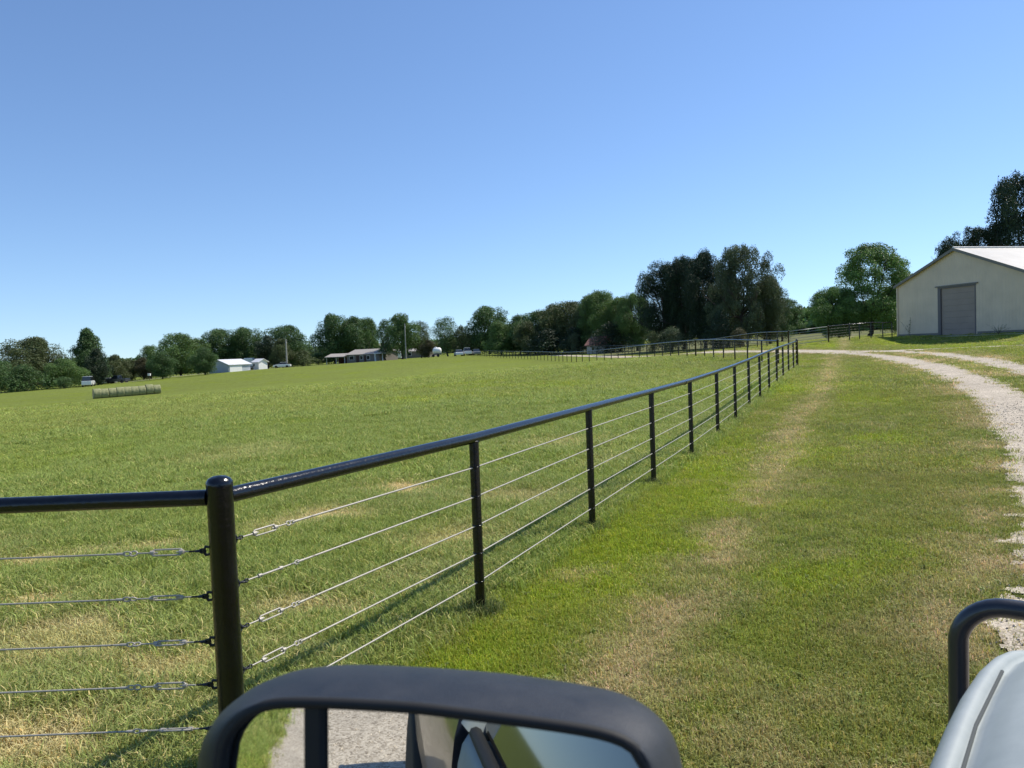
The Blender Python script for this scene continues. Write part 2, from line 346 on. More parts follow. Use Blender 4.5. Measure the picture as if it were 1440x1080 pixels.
# posts of the near fence, in plan
K = np.array([-1.41, 3.64])
def yf(k): return np.array([-.27, 5.8])+_fd*2.80*k
near_pts = [tuple(K)]
for (px_, Y) in [(663,5.73),(820.5,8.24),(911,10.78),(964.6,13.33),(1004.5,15.9),(1032,18.3),(1054,20.7),(1069,23.1),(1082,25.6),(1092.7,28.2),(1101.8,30.7),(1109,33.3),(1116,36.0),(1121.6,38.3)]:
    q = at(px_, 540, Y); near_pts.append((q[0], q[1]))
# keep the posts on one straight line
A0 = np.array(near_pts[1]); A1 = np.array(near_pts[-1]); dd = (A1-A0)/np.linalg.norm(A1-A0)
near_pts = [near_pts[0]]+[tuple(A0+dd*((np.array(p)-A0)@dd)) for p in near_pts[1:]]
NEARP = near_pts+[(K[0]-2.75, K[1]-.02)]
# ---------------- grass blades and loose stones (uncountable) ----------------
def blade_mat():
    m = bpy.data.materials.new('grass_blade'); m.use_nodes = True; nt = m.node_tree; L = nt.links.new
    for n in list(nt.nodes): nt.nodes.remove(n)
    out = nt.nodes.new('ShaderNodeOutputMaterial'); a = nt.nodes.new('ShaderNodeAttribute'); a.attribute_type = 'INSTANCER'; a.attribute_name = 'tcol'
    v = nt.nodes.new('ShaderNodeAttribute'); v.attribute_name = 'v'
    mu = nt.nodes.new('ShaderNodeMix'); mu.data_type = 'RGBA'; mu.blend_type = 'MULTIPLY'; mu.inputs[0].default_value = 1
    L(a.outputs['Color'], mu.inputs[6]); L(v.outputs['Color'], mu.inputs[7])
    d = nt.nodes.new('ShaderNodeBsdfPrincipled'); d.inputs['Roughness'].default_value = .55; d.inputs['Specular IOR Level'].default_value = .25; t = nt.nodes.new('ShaderNodeBsdfTranslucent'); mx = nt.nodes.new('ShaderNodeMixShader'); mx.inputs[0].default_value = .35
    L(mu.outputs[2], d.inputs['Base Color']); L(mu.outputs[2], t.inputs['Color']); L(d.outputs[0], mx.inputs[1]); L(t.outputs[0], mx.inputs[2]); L(mx.outputs[0], out.inputs[0]); return m
bm_ = blade_mat()
def tuft(name, seed, n, rad, h0, h1, w, lean):
    g = np.random.default_rng(seed); V = []; F = []; Cc = []
    for i in range(n):
        a = g.random()*6.283; r = rad*math.sqrt(g.random()); x, y = r*math.cos(a), r*math.sin(a); h = g.uniform(h0, h1); th = g.random()*6.283; l = g.uniform(.1, lean)*h
        dx, dy = math.cos(th)*l, math.sin(th)*l; px_, py_ = -math.sin(th+g.normal()*.5)*w/2, math.cos(th+g.normal()*.5)*w/2; b = len(V)
        V += [(x-px_, y-py_, -.01), (x+px_, y+py_, -.01), (x+dx*.4+px_*.8, y+dy*.4+py_*.8, h*.62), (x+dx*.4-px_*.8, y+dy*.4-py_*.8, h*.62), (x+dx+px_*.15, y+dy+py_*.15, h*(1-.25*l/h)), (x+dx-px_*.15, y+dy-py_*.15, h*(1-.25*l/h))]
        F += [(b, b+1, b+2, b+3), (b+3, b+2, b+4, b+5)]
        k = g.uniform(.65, 1.45); c = np.array([k, k, k]); q = g.random()
        if q < .14: c = np.array([2.0, 1.45, 2.2])*g.uniform(.8, 1.2)
        elif q < .3: c = c*np.array([1.25, 1.0, .9])
        Cc += [c]*6
    me = np_mesh(name, np.array(V), np.array(F), bm_); attr_color(me, 'v', np.array(Cc)); return bpy.data.objects.new(name, me)
tc_ = bpy.data.collections.new('tuft_sources')
srcs = [tuft('lawn_tuft', 1, 30, .10, .018, .045, .0045, 1.2), tuft('lawn_tuft', 2, 30, .11, .015, .038, .0045, 1.4), tuft('meadow_tuft', 3, 30, .11, .035, .085, .0055, 1.1), tuft('meadow_tuft', 4, 26, .10, .05, .13, .0075, 1.0), tuft('weed_rosette', 5, 9, .012, .018, .034, .012, 1.8)]
for k, o in enumerate(srcs): o.name = 'tuft_%d' % k; tc_.objects.link(o)
def scatter_tree(coll):
    ng = bpy.data.node_groups.new('scatter', 'GeometryNodeTree'); ng.interface.new_socket('Geometry', in_out='INPUT', socket_type='NodeSocketGeometry'); ng.interface.new_socket('Geometry', in_out='OUTPUT', socket_type='NodeSocketGeometry')
    N = ng.nodes.new; L = ng.links.new; gi = N('NodeGroupInput'); go = N('NodeGroupOutput'); ip = N('GeometryNodeInstanceOnPoints'); ci = N('GeometryNodeCollectionInfo')
    ci.inputs['Collection'].default_value = coll; ci.inputs['Separate Children'].default_value = True; ci.inputs['Reset Children'].default_value = True
    def na(nm, ty): q = N('GeometryNodeInputNamedAttribute'); q.data_type = ty; q.inputs['Name'].default_value = nm; return q.outputs['Attribute']
    mp = N('GeometryNodeMeshToPoints'); L(gi.outputs[0], mp.inputs[0]); L(mp.outputs[0], ip.inputs['Points']); L(ci.outputs[0], ip.inputs['Instance']); ip.inputs['Pick Instance'].default_value = True
    L(na('kind_i', 'INT'), ip.inputs['Instance Index']); L(na('rot', 'FLOAT_VECTOR'), ip.inputs['Rotation']); L(na('scl', 'FLOAT_VECTOR'), ip.inputs['Scale']); L(ip.outputs[0], go.inputs[0]); return ng
def scatter(name, P, kind, rot, scl, col, coll, mat):
    me = bpy.data.meshes.new(name); me.vertices.add(len(P)); me.vertices.foreach_set('co', P.astype(np.float32).ravel()); me.materials.append(mat)
    a = me.attributes.new('kind_i', 'INT', 'POINT'); a.data.foreach_set('value', kind.astype(np.int32))
    a = me.attributes.new('rot', 'FLOAT_VECTOR', 'POINT'); a.data.foreach_set('vector', rot.astype(np.float32).ravel())
    a = me.attributes.new('scl', 'FLOAT_VECTOR', 'POINT'); a.data.foreach_set('vector', scl.astype(np.float32).ravel())
    attr_color(me, 'tcol', col); o = link(name, me); md = o.modifiers.new('scatter', 'NODES'); md.node_group = scatter_tree(coll); return o
G = np.random.default_rng(5); PP = []
for (a0, a1, r0, r1, n, s) in [(-37,37,2.9,6,9000,1.0),(-37,37,6,12,26000,1.15),(-37,37,12,25,46000,1.9),(-36,36,25,48,56000,3.1),(-36,36,48,100,42000,4.2),(190,240,1.0,9,9000,1.3),(190,240,9,30,9000,2.5),(-180,-37,1,7,7000,1.6)]:
    a = np.radians(G.uniform(a0, a1, n)); r = np.sqrt(G.uniform(r0*r0, r1*r1, n)); PP.append(np.c_[r*np.sin(a), r*np.cos(a), np.full(n, s)])
PP = np.vstack(PP); x, y, s = PP.T
ga, gu = gravel_amount(x, y); jt = .13*np.minimum(1.5, .4+np.hypot(x, y)/15)*np.where(np.hypot(x, y) < 50, 1, .3)
C, _l = grass_col(x+G.normal(0, 1, len(x))*jt, y+G.normal(0, 1, len(x))*jt); fu = fence_u(x, y); lawn = sstep(-.1, .15, fu)*(y < 37); lawn = np.maximum(lawn, (y >= 37)*(x > 14))
dryness = np.clip((C[:,0]-C[:,1])/.06+.2, 0, 1)
keep = (ga < -.1+.45*G.random(len(x))**2) | ((ga < .6)&(G.random(len(x)) < .07))
rr_ = np.hypot(x, y); keep &= ~((y > 90)&(x > 6)); keep &= G.random(len(x)) < sstep(98, 45, rr_)+.0
keep &= ~((np.abs(x*.788-y*.616+.0) < 1.7)&(x*.788-y*.616 > -.15)&(np.abs(x*.616+y*.788+1.0) < 3.6))     # under the truck
x, y, s, C, lawn, fu, dryness = [q[keep] for q in (x, y, s, C, lawn, fu, dryness)]; n = len(x)
kind = np.where(lawn > .5, G.integers(0, 2, n), np.where(fbm(x, y, .8, 40)+.35*(G.random(n)-.5) > .53, 3, 2))
kind = np.where((lawn <= .5)&(np.exp(-((fu+.7)/.5)**2) > .4)&(G.random(n) < .5), 3, kind)
kind = np.where((kind == 3)&(dryness > .35), 2, kind)
hz_ = (1+(s-1)*.25)*G.uniform(.7, 1.25, n)*np.where(lawn > .5, 1-.35*dryness, 1-.6*dryness)*(.75+.55*fbm(x, y, .6, 44))
wd = (G.random(n) < .03)&(np.hypot(x, y) < 22)&(dryness < .8); kind[wd] = 4; hz_[wd] = G.uniform(.8, 1.5, wd.sum())
C2 = C*1.95*G.uniform(.75, 1.25, (n, 1)); k3 = (kind == 3)&(np.hypot(x, y) < 30)&(dryness < .35); C2[k3] = C2[k3]*.45+np.array([.16,.215,.05]); z = surf(x, y)
C2[wd] = np.array([.20,.25,.06])*G.uniform(.7, 1.2, (wd.sum(), 1))
pb = []
for q in NEARP:
    for k in range(34 if q[1] < 20 else 14): a = G.uniform(0, 6.28); r = .05+.13*G.random()**1.3; pb.append((q[0]+r*math.cos(a), q[1]+r*math.sin(a), G.integers(2, 4), G.uniform(.8, 1.5)*(1.1-r*2)))
pb = np.array(pb); m = len(pb); x = np.r_[x, pb[:,0]]; y = np.r_[y, pb[:,1]]; s = np.r_[s, np.full(m, .7)]; hz_ = np.r_[hz_, pb[:,3]]; kind = np.r_[kind, pb[:,2].astype(int)]; C2 = np.vstack([C2, np.array([.15,.20,.06])*G.uniform(.6, 1.3, (m, 1))]); z = np.r_[z, surf(pb[:,0], pb[:,1])]; n = len(x)
grass = scatter('grass', np.c_[x, y, z], kind, np.c_[G.normal(0, .12, n), G.normal(0, .12, n), G.uniform(0, 6.28, n)], np.c_[s, s, hz_], C2, tc_, bm_)
tag(grass, 'short green grass with dry tufts over the lawn and pasture', 'grass', kind='stuff')
# stones
def stone(seed):
    g = np.random.default_rng(seed); V = []; F = []
    for lat in (-.8, 0, .8):
        for k in range(5): a = k*1.2566+lat; r = math.cos(lat)*g.uniform(.7, 1.2); V.append((r*math.cos(a), r*math.sin(a)*.8, math.sin(lat)*.6*g.uniform(.8, 1.2)))
    V += [(0, 0, .7)]
    for j in (0, 1):
        for k in range(5): F += [(j*5+k, j*5+(k+1)%5, j*5+5+(k+1)%5, j*5+5+k)]
    F += [(10+k, 10+(k+1)%5, 15, 15) for k in range(5)]
    me = bpy.data.meshes.new('stone'); me.from_pydata(V, [], [tuple(dict.fromkeys(f)) for f in F]); me.materials.append(stone_m); return bpy.data.objects.new('stone_%d' % seed, me)
stone_m = bpy.data.materials.new('limestone'); stone_m.use_nodes = True
_a = stone_m.node_tree.nodes.new('ShaderNodeAttribute'); _a.attribute_type = 'INSTANCER'; _a.attribute_name = 'tcol'
stone_m.node_tree.links.new(_a.outputs['Color'], stone_m.node_tree.nodes['Principled BSDF'].inputs['Base Color']); stone_m.node_tree.nodes['Principled BSDF'].inputs['Roughness'].default_value = .85
sc_ = bpy.data.collections.new('stone_sources')
for k in range(4): sc_.objects.link(stone(k))
n = 110000; u = G.uniform(-.9, 3.9, n); i = G.integers(0, len(LL), n); jx = G.uniform(-.3, .3, (n, 2)); P = LL[i]+LN[i]*u[:,None]+jx
P = P[(P[:,1] > -9)&(P[:,1] < 18)]; ga, _ = gravel_amount(P[:,0], P[:,1]); P = P[ga > -.45+.5*G.random(len(P))]; n = len(P); sz = G.uniform(.003, .010, n)*(1+.03*np.hypot(P[:,0], P[:,1]))
tag(scatter('loose_stones', np.c_[P, surf(P[:,0], P[:,1])+.016], G.integers(0, 4, n), G.uniform(0, 6.28, (n, 3)), np.c_[sz, sz, sz*.8], np.array([[.55,.485,.39]])*G.uniform(.5, 1.45, (n, 1)), sc_, stone_m), 'loose pale stones on the gravel drive', 'gravel', kind='stuff')
# ---------------- pipe and cable fences ----------------
paint = M_('black_pipe_paint', (.004,.005,.008), .20, noise=.6, nscale=9, bump=.3, bscale=45, coat=.1, spec=.45)
galv = M_('galvanised_cable', (.42,.39,.33), .5, .2, noise=.15, nscale=60)
chain_m = M_('dark_shackle', (.03,.032,.035), .45, .6)
WH = [1.10,.88,.66,.45,.235]; RAIL_H = 1.32; RR_ = .0385
def post_mb(p, h, r, n=16, dome=False):
    b = MB(); x, y, z = p
    prof = [(r, -.25), (r, h-r*.6 if dome else h)]
    if dome: prof = [(r, -.25), (r, h-.045), (r*1.03, h-.04), (r*1.0, h-.02), (r*.82, h-.004), (r*.5, h+.006), (r*.02, h+.010)]
    return b.lathe((x, y, z), prof, n)
def gp(x, y): return Vector((x, y, float(gz(x, y))))
def fence(name, pts, label, detail, big=(), rail_breaks=(), wire_r=.0055, cat='fence', group=None, rail_r=RR_, rails=True):
    """pts: post positions in plan; wires and the top rail run through all of them"""
    P = [gp(*p) for p in pts]; root = empty(name, P[0]); O = Vector(P[0]); P = [p-O for p in P]
    tag(root, label, cat, group)
    for i, p in enumerate(P):
        bigp = i in big
        pm = post_mb(p, 1.415 if bigp else RAIL_H-.02, .0615 if bigp else (.037 if detail else .046), 24 if detail else 8, bigp)
        if detail and 0 < i < 8:
            lx, ly = random.uniform(-.004, .004), random.uniform(-.004, .004)
            pm.tube([(p.x+.038*math.cos(a), p.y+.038*math.sin(a), p.z+RAIL_H-.034+.012*abs(math.sin(a-.45))) for a in np.linspace(0, 2*math.pi, 20, endpoint=False)], .0055, 6, closed=True)
            for hh in WH: pm.tube([(p.x+.0385*math.cos(a), p.y+.0385*math.sin(a), p.z+hh+.006) for a in np.linspace(0, 2*math.pi, 16, endpoint=False)], .003, 5, closed=True)
        o = pm.build('post', paint, root)
        if bigp: o['label'] = 'thick corner post with a domed cap'
    rb = MB(); rb.tube([p+Vector((0,0,RAIL_H)) for p in P], rail_r, 20 if detail else 8); ro = rb.build('top_rail', paint, root)
    for h in WH:
        w = MB(); q = []
        for i, p in enumerate(P): q.append(p+Vector((0,0,h)))
        if detail:
            t0 = (P[1]-P[0]); L0 = t0.length; t0.normalize(); q[0] = P[0]+Vector((0,0,h))+t0*.60
        w.tube(q, wire_r, 6); wo = w.build('cable', galv, root)
        if detail:
            k = WH.index(h)
            for e, T in ((0, t0),):
                A = P[0]+Vector((0,0,h)); off = [.0,.02,.01,.015,.0][k]
                N = T.cross(Vector((0,0,1))).normalized(); U = N.cross(T).normalized(); r0 = .0615
                def pt(d, n=0, u=0): return A+T*(d+off)+N*n+U*u
                c = MB()
                # weld eye, shackle links, hook
                c.tube([A+T*(r0-.004)+U*.012, A+T*(r0+.018)+U*.016, A+T*(r0+.028), A+T*(r0+.018)-U*.016, A+T*(r0-.004)-U*.012], .007, 6)
                c.tube([pt(r0+.03+.015*math.cos(a), .009*math.sin(a), 0) for a in np.linspace(0, 2*math.pi, 12, endpoint=False)], .004, 6, closed=True)
                c.tube([pt(r0+.05+.012*math.cos(a), 0, .008*math.sin(a)) for a in np.linspace(0, 2*math.pi, 12, endpoint=False)], .004, 6, closed=True)
                co = c.build('shackle', chain_m, wo)
                t = MB(); a0 = r0+.062; a1 = a0+.07; a2 = a1+.155; tilt = [1.9,.3,1.9,1.95,.6][k]
                D = N*math.cos(tilt)+U*math.sin(tilt)
                t.tube([A+T*(a0+off), A+T*(a1+.03+off)], .0042, 6); t.tube([A+T*(a2-.03+off), A+T*(a2+.075+off)], .0042, 6)
                for sg in (-1, 1):
                    t.tube([A+T*(a1+off)+D*.004*sg, A+T*(a1+.012+off)+D*.0145*sg, A+T*(a2-.012+off)+D*.0145*sg, A+T*(a2+off)+D*.004*sg], .0046, 6)
                t.tube([A+T*(a1-.004+off), A+T*(a1+.016+off)], .0105, 8); t.tube([A+T*(a2-.016+off), A+T*(a2+.004+off)], .0105, 8)
                tb = t.build('turnbuckle', galv, wo)
                s2 = MB(); c0 = a2+.085
                s2.tube([A+T*(c0+.015*math.cos(a)+off)+D*.011*math.sin(a) for a in np.linspace(0, 2*math.pi, 14, endpoint=False)], .0038, 6, closed=True)
                s2.tube([A+T*(c0+.028+.019*math.cos(a)+off)+U*.010*math.sin(a) for a in np.linspace(0, 2*math.pi, 14, endpoint=False)], .0035, 6, closed=True)
                s2.tube([A+T*(c0+.045+off), A+T*(c0+.075+off)], .0068, 8)
                s2.tube([A+T*(c0+.03+off), A+T*.62], wire_r, 6)
                s2.build('eye_clamp', galv, wo)
    return root, P
froot, FP = fence('pipe_fence', near_pts, 'near black pipe fence with a heavy domed corner post, running away along the lawn', True, big=(0, len(near_pts)-1))
cpl = MB(); a = FP[4]+Vector((0,0,RAIL_H)); b = FP[5]+Vector((0,0,RAIL_H)); t = (b-a).normalized(); m = a+t*-.45
cpl.tube([m-t*.02, m+t*.02], RR_*1.12, 20); cpl.build('rail_coupling', paint, froot)
left_pts = [tuple(K), (K[0]-2.75, K[1]-.02), (K[0]-5.5, K[1]-.04)]
# the short run to the left starts against the shared corner post
def fence_left():
    P = [gp(*p) for p in left_pts]; O = Vector(P[0]); root = empty('pipe_fence', O); P = [p-O for p in P]
    tag(root, 'black pipe fence run leaving the left edge of the view, square on to the camera', 'fence')
    for p in P[1:]: post_mb(p, RAIL_H-.02, .037, 20).build('post', paint, root)
    T = (P[1]-P[0]).normalized(); rb = MB(); rb.tube([P[0]+T*.06+Vector((0,0,RAIL_H))]+[p+Vector((0,0,RAIL_H)) for p in P[1:]], RR_, 20); rb.build('top_rail', paint, root)
    for k, h in enumerate(WH):
        A = P[0]+Vector((0,0,h-.035)); w = MB(); w.tube([A+T*.55, P[1]+Vector((0,0,h-.035)), P[2]+Vector((0,0,h-.035))], .0048, 6); wo = w.build('cable', galv, root)
        N = T.cross(Vector((0,0,1))).normalized(); U = N.cross(T).normalized(); D = N*math.cos(k*1.3+.9)+U*math.sin(k*1.3+.9); r0 = .0615; of = [0,.015,.01,.02,.005][k]
        c = MB(); c.tube([A+T*(r0-.004)+U*.016, A+T*(r0+.02)+U*.02, A+T*(r0+.032), A+T*(r0+.02)-U*.02, A+T*(r0-.004)-U*.016], .0075, 6)
        for s_ in (.036, .056): c.tube([A+T*(r0+s_+.015*math.cos(a))+(U if s_ < .05 else N)*.009*math.sin(a) for a in np.linspace(0, 2*math.pi, 12, endpoint=False)], .0045, 6, closed=True)
        c.tube([A+T*(r0+.06), A+T*(r0+.10)], .005, 6); c.build('shackle', chain_m, wo)
        t = MB(); a1 = r0+.13+of; a2 = a1+.15; t.tube([A+T*(a1-.045), A+T*(a1+.03)], .0042, 6); t.tube([A+T*(a2-.03), A+T*(a2+.07)], .0042, 6)
        for sg in (-1, 1): t.tube([A+T*a1+D*.004*sg, A+T*(a1+.012)+D*.015*sg, A+T*(a2-.012)+D*.015*sg, A+T*a2+D*.004*sg], .0048, 6)
        t.tube([A+T*(a1-.004), A+T*(a1+.016)], .0108, 8); t.tube([A+T*(a2-.016), A+T*(a2+.004)], .0108, 8); t.build('turnbuckle', galv, wo)
        s2 = MB(); c0 = a2+.085
        s2.tube([A+T*(c0+.018*math.cos(a))+D*.012*math.sin(a) for a in np.linspace(0, 2*math.pi, 14, endpoint=False)], .004, 6, closed=True)
        s2.tube([A+T*(c0+.03+.02*math.cos(a))+U*.010*math.sin(a) for a in np.linspace(0, 2*math.pi, 14, endpoint=False)], .0036, 6, closed=True)
        s2.tube([A+T*(c0+.05), A+T*(c0+.08)], .007, 8); s2.tube([A+T*(c0+.04), A+T*.56], .0048, 6); s2.build('eye_clamp', galv, wo)
fence_left()
def along(poly, step, n=None):
    P = resample(poly, .5); t = np.r_[0, np.cumsum(np.linalg.norm(np.diff(P, axis=0), axis=1))]; s = np.arange(0, t[-1], step)
    return list(zip(np.interp(s, t, P[:,0]), np.interp(s, t, P[:,1])))
pa = along([(14.25,41.1),(14.22,50),(14.22,60),(13.7,70),(12.6,80),(11,90),(8.6,100),(6.2,115),(3.6,130),(-.5,150),(-6,172)], 2.6)
fence('pipe_fence', pa, 'middle black pipe fence crossing the back of the pasture', False, big=(0, 7), wire_r=.0035, rail_r=.042)
pb = along([(22.85,63.3),(22.88,75),(22.86,98),(21.5,112),(18,130),(12,150)], 2.7)
fence('pipe_fence', pb, 'farthest black pipe fence running back beneath the dark tree cluster', False, big=(0,), wire_r=.0035, rail_r=.042)
pc = [(26.85,65),(28.7,65.2),(29.6,65.3),(30.9,66),(32.2,66.6),(33.2,67)]
fence('pipe_fence', pc, 'short black pipe fence between the gate and the barn corner', False, big=(0,), wire_r=.006, rail_r=.04)
# pipe gate between the two heavy posts
g = empty('pipe_gate', gp(23.0, 63.4)); tag(g, 'wide pipe gate with five horizontal bars left of the barn', 'gate')
g0 = gp(23.0, 63.4); g1 = gp(26.7, 64.92); e = g1-g0; gal2 = M_('grey_gate_pipe', (.30,.31,.30), .45, .4)
fr = MB(); fr.tube([Vector((0,0,.2)), Vector((0,0,1.32)), e+Vector((0,0,1.32)), e+Vector((0,0,.2))], .025, 8, closed=True); fr.build('gate_frame', gal2, g)
for h in (.45,.68,.9,1.11): b_ = MB(); b_.tube([Vector((0,0,h)), e+Vector((0,0,h))], .016, 6); b_.build('bar', gal2, g)
# thin line of bare stakes on the near-left of the middle fence is the gate stop post
# ---------------- trees ----------------
def leaf_mat(name, col, trans=.30):
    m = bpy.data.materials.new(name); m.use_nodes = True; nt = m.node_tree; L = nt.links.new; b = nt.nodes['Principled BSDF']; out = nt.nodes['Material Output']
    a = nt.nodes.new('ShaderNodeAttribute'); a.attribute_name = 'v'
    mu = nt.nodes.new('ShaderNodeMix'); mu.data_type = 'RGBA'; mu.blend_type = 'MULTIPLY'; mu.inputs[0].default_value = 1; mu.inputs[6].default_value = (*col, 1)
    L(a.outputs['Color'], mu.inputs[7]); L(mu.outputs[2], b.inputs['Base Color']); b.inputs['Roughness'].default_value = .5; b.inputs['Specular IOR Level'].default_value = .35
    t = nt.nodes.new('ShaderNodeBsdfTranslucent'); L(mu.outputs[2], t.inputs['Color']); mx = nt.nodes.new('ShaderNodeMixShader'); mx.inputs[0].default_value = trans
    L(b.outputs[0], mx.inputs[1]); L(t.outputs[0], mx.inputs[2]); L(mx.outputs[0], out.inputs[0]); return m
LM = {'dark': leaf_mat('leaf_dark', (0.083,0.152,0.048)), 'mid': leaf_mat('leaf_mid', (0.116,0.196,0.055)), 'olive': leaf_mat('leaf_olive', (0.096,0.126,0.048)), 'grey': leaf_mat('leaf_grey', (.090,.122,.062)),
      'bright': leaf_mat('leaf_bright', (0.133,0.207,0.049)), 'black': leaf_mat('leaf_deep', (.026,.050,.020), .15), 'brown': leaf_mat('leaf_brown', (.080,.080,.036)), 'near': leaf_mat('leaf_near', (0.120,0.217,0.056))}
bark = M_('bark', (.060,.048,.038), .95, noise=.35, nscale=6, bump=.6, bscale=8)
def env(shape, t):
    """crown half-width (0..1) at height fraction t of the crown"""
    t = np.clip(t, 0, 1)
    return {'round': np.sqrt(np.clip(1-(2*t-1)**2, 0, 1))**.9, 'dome': np.sqrt(np.clip(1-t**2.2, 0, 1))*(.72+.28*np.clip(t*4, 0, 1)), 'oval': np.sin(np.pi*np.clip(t*.94+.05, 0, 1))**.6,
            'cone': (1-t)**.75*(.6+.4*np.clip(t*5, 0, 1)), 'wide': np.sqrt(np.clip(1-(1.9*t-.75)**2/1.35, 0, 1)), 'loose': np.sin(np.pi*np.clip(t*.9+.08, 0, 1))**.75}[shape]
CROWNS = {}
def crown_mesh(shape, seed, n=9000, leaf=.020, base=.14, lobes=46, lob=(.10,.19), fill=1.0):
    g = np.random.default_rng(seed); cs = []; rs = []
    ph = g.uniform(0, 6.28, 3)
    while len(cs) < lobes:
        t = g.uniform(.03, .97)**.9; a = g.uniform(0, 6.283); e = env(shape, t)*(1+.17*math.sin(2*a+ph[0])+.17*math.sin(3*a+ph[1]+5*t)+.13*math.sin(9*t+ph[2]+a)); rho = g.uniform(.15, 1)**.5
        r = g.uniform(*lob)*(.75+.5*e); q = np.array([math.cos(a)*max(0, e*.5*rho-r*.5), math.sin(a)*max(0, e*.5*rho-r*.5), base+(1-base)*t*.93])
        cs.append(q); rs.append(r)
    cs = np.array(cs); rs = np.array(rs); w = rs**2; li = g.choice(lobes, n, p=w/w.sum())
    d = g.normal(size=(n, 3)); d /= np.linalg.norm(d, axis=1)[:,None]; d[:,2] = np.where((d[:,2] < -.3)&(g.random(n) < .6), -d[:,2]*.6, d[:,2]); rad = rs[li]*(g.uniform(.22, 1.0, n)**.25)
    rad *= 1+.28*np.sin(d[:,0]*7+li)*np.sin(d[:,1]*6+li*2)*np.sin(d[:,2]*7)
    P = cs[li]+d*rad[:,None]*np.array([1, 1, .95]); P += g.normal(0, .006, P.shape)
    nn = d*.8+g.normal(0, .65, (n, 3))+np.array([0, 0, .35]); nn /= np.linalg.norm(nn, axis=1)[:,None]
    u = np.cross(nn, g.normal(size=(n, 3))); u /= np.linalg.norm(u, axis=1)[:,None]; v = np.cross(nn, u)
    s = (leaf*g.uniform(.55, 1.35, n))[:,None]*.5
    V = np.stack([P-u*s*1.3, P-v*s*.7+nn*s*.25, P+u*s*1.3, P+v*s*.7+nn*s*.25], 1).reshape(-1, 3)
    me = np_mesh('crown', V, np.arange(4*n).reshape(n, 4), LM['mid'])
    lobv = g.uniform(.78, 1.25, lobes)[li]*g.uniform(.7, 1.35, n); c = np.c_[lobv*g.uniform(.9, 1.15, n), lobv, lobv*g.uniform(.8, 1.1, n)]; attr_color(me, 'v', np.repeat(c, 4, 0)); return me, cs, rs
def trunk_mesh(cs, rs, seed, base, r0=.022, many=14):
    g = np.random.default_rng(seed+99); b = MB(); h = base+.38*(1-base); lean = g.normal(0, .02, 2)
    top = np.array([lean[0], lean[1], h]); ctr = [np.array([0, 0, -.03]), np.array([0, 0, .03]), np.array([lean[0]*.3, lean[1]*.3, base*.7]), top*np.array([.7, .7, .75]), top]
    b.tube(ctr, [r0*1.5, r0*1.1, r0*.95, r0*.7, r0*.4], 9)
    for i in g.choice(len(cs), min(many, len(cs)), replace=False):
        c = cs[i]; z0 = min(base*.75+g.random()*(h-base*.75), c[2]-.04); z0 = max(z0, base*.5); f = z0/h; s = np.array([lean[0]*f, lean[1]*f, z0]); m = s*.45+c*.55+np.array([0, 0, -.02])
        b.tube([s, m, c], [r0*.48, r0*.3, r0*.08], 5)
        for q in range(3):
            d = g.normal(size=3); d[2] = abs(d[2]); d /= np.linalg.norm(d); b.tube([m*.4+c*.6, c+d*rs[i]*.8], [r0*.16, r0*.04], 4)
    me = bpy.data.meshes.new('trunk'); me.from_pydata(b.v, [], b.f); me.polygons.foreach_set('use_smooth', b.sm); me.materials.append(bark); return me
def proto(key):
    if key not in CROWNS:
        shape, seed, q = key
        kw = {'std': dict(n=26000, leaf=.022, lobes=75, lob=(.085,.15), base=.07), 'low': dict(n=26000, leaf=.021, base=.02, lobes=60, lob=(.10,.17)), 'airy': dict(n=17000, lobes=60, lob=(.08,.15), leaf=.019, base=.10), 'hi': dict(n=76000, lobes=170, lob=(.06,.12), leaf=.0138, base=.05),
              'hiair': dict(n=62000, lobes=150, lob=(.045,.095), leaf=.013, base=.06), 'mass': dict(n=38000, lobes=120, leaf=.020, base=.03, lob=(.075,.14)), 'shrub': dict(n=5000, lobes=26, lob=(.14,.26), leaf=.035, base=.0)}[q]
        me, cs, rs = crown_mesh(shape, seed, **kw); CROWNS[key] = (me, trunk_mesh(cs, rs, seed, max(.06, kw.get('base', .14))))
    return CROWNS[key]
def tree(px, ytop, Y, wpx, key, leaf, label, name='broadleaf_tree', cat='tree', group=None, rz=None, dz=0, depth=None):
    p = at(px, 480, Y); z = float(gz(p[0], p[1]))-.1+dz; top = at(px, ytop, Y); h = top[2]-z; w = wpx/FPX*Y*1.0; cm, tm = proto(key)
    root = empty(name, (p[0], p[1], z), rz if rz is not None else random.uniform(0, 6.28)); tag(root, label, cat, group)
    cr = link('crown', cm, root); tr = link('trunk', tm, root); w2 = w*1.02
    cr.scale = (w2, (depth or w2), h*1.02); tr.scale = ((w2+h)*.55, (w2+h)*.55, h*1.0)
    cr.material_slots[0].link = 'OBJECT'; cr.material_slots[0].material = LM[leaf]; return root
ST = ('std',); T = tree
R1 = ('round', 1, 'std'); R2 = ('round', 2, 'mass'); D1 = ('dome', 3, 'mass'); D2 = ('dome', 4, 'low'); O1 = ('oval', 5, 'std'); C1 = ('cone', 6, 'mass'); W1 = ('wide', 7, 'mass'); A1_ = ('round', 8, 'airy'); A2_ = ('oval', 9, 'airy'); H1 = ('round', 10, 'hi'); H2 = ('dome', 41, 'hiair'); H3 = ('wide', 12, 'hi'); S1 = ('dome', 13, 'shrub'); S2 = ('round', 14, 'shrub'); H4 = ('oval', 15, 'hi')
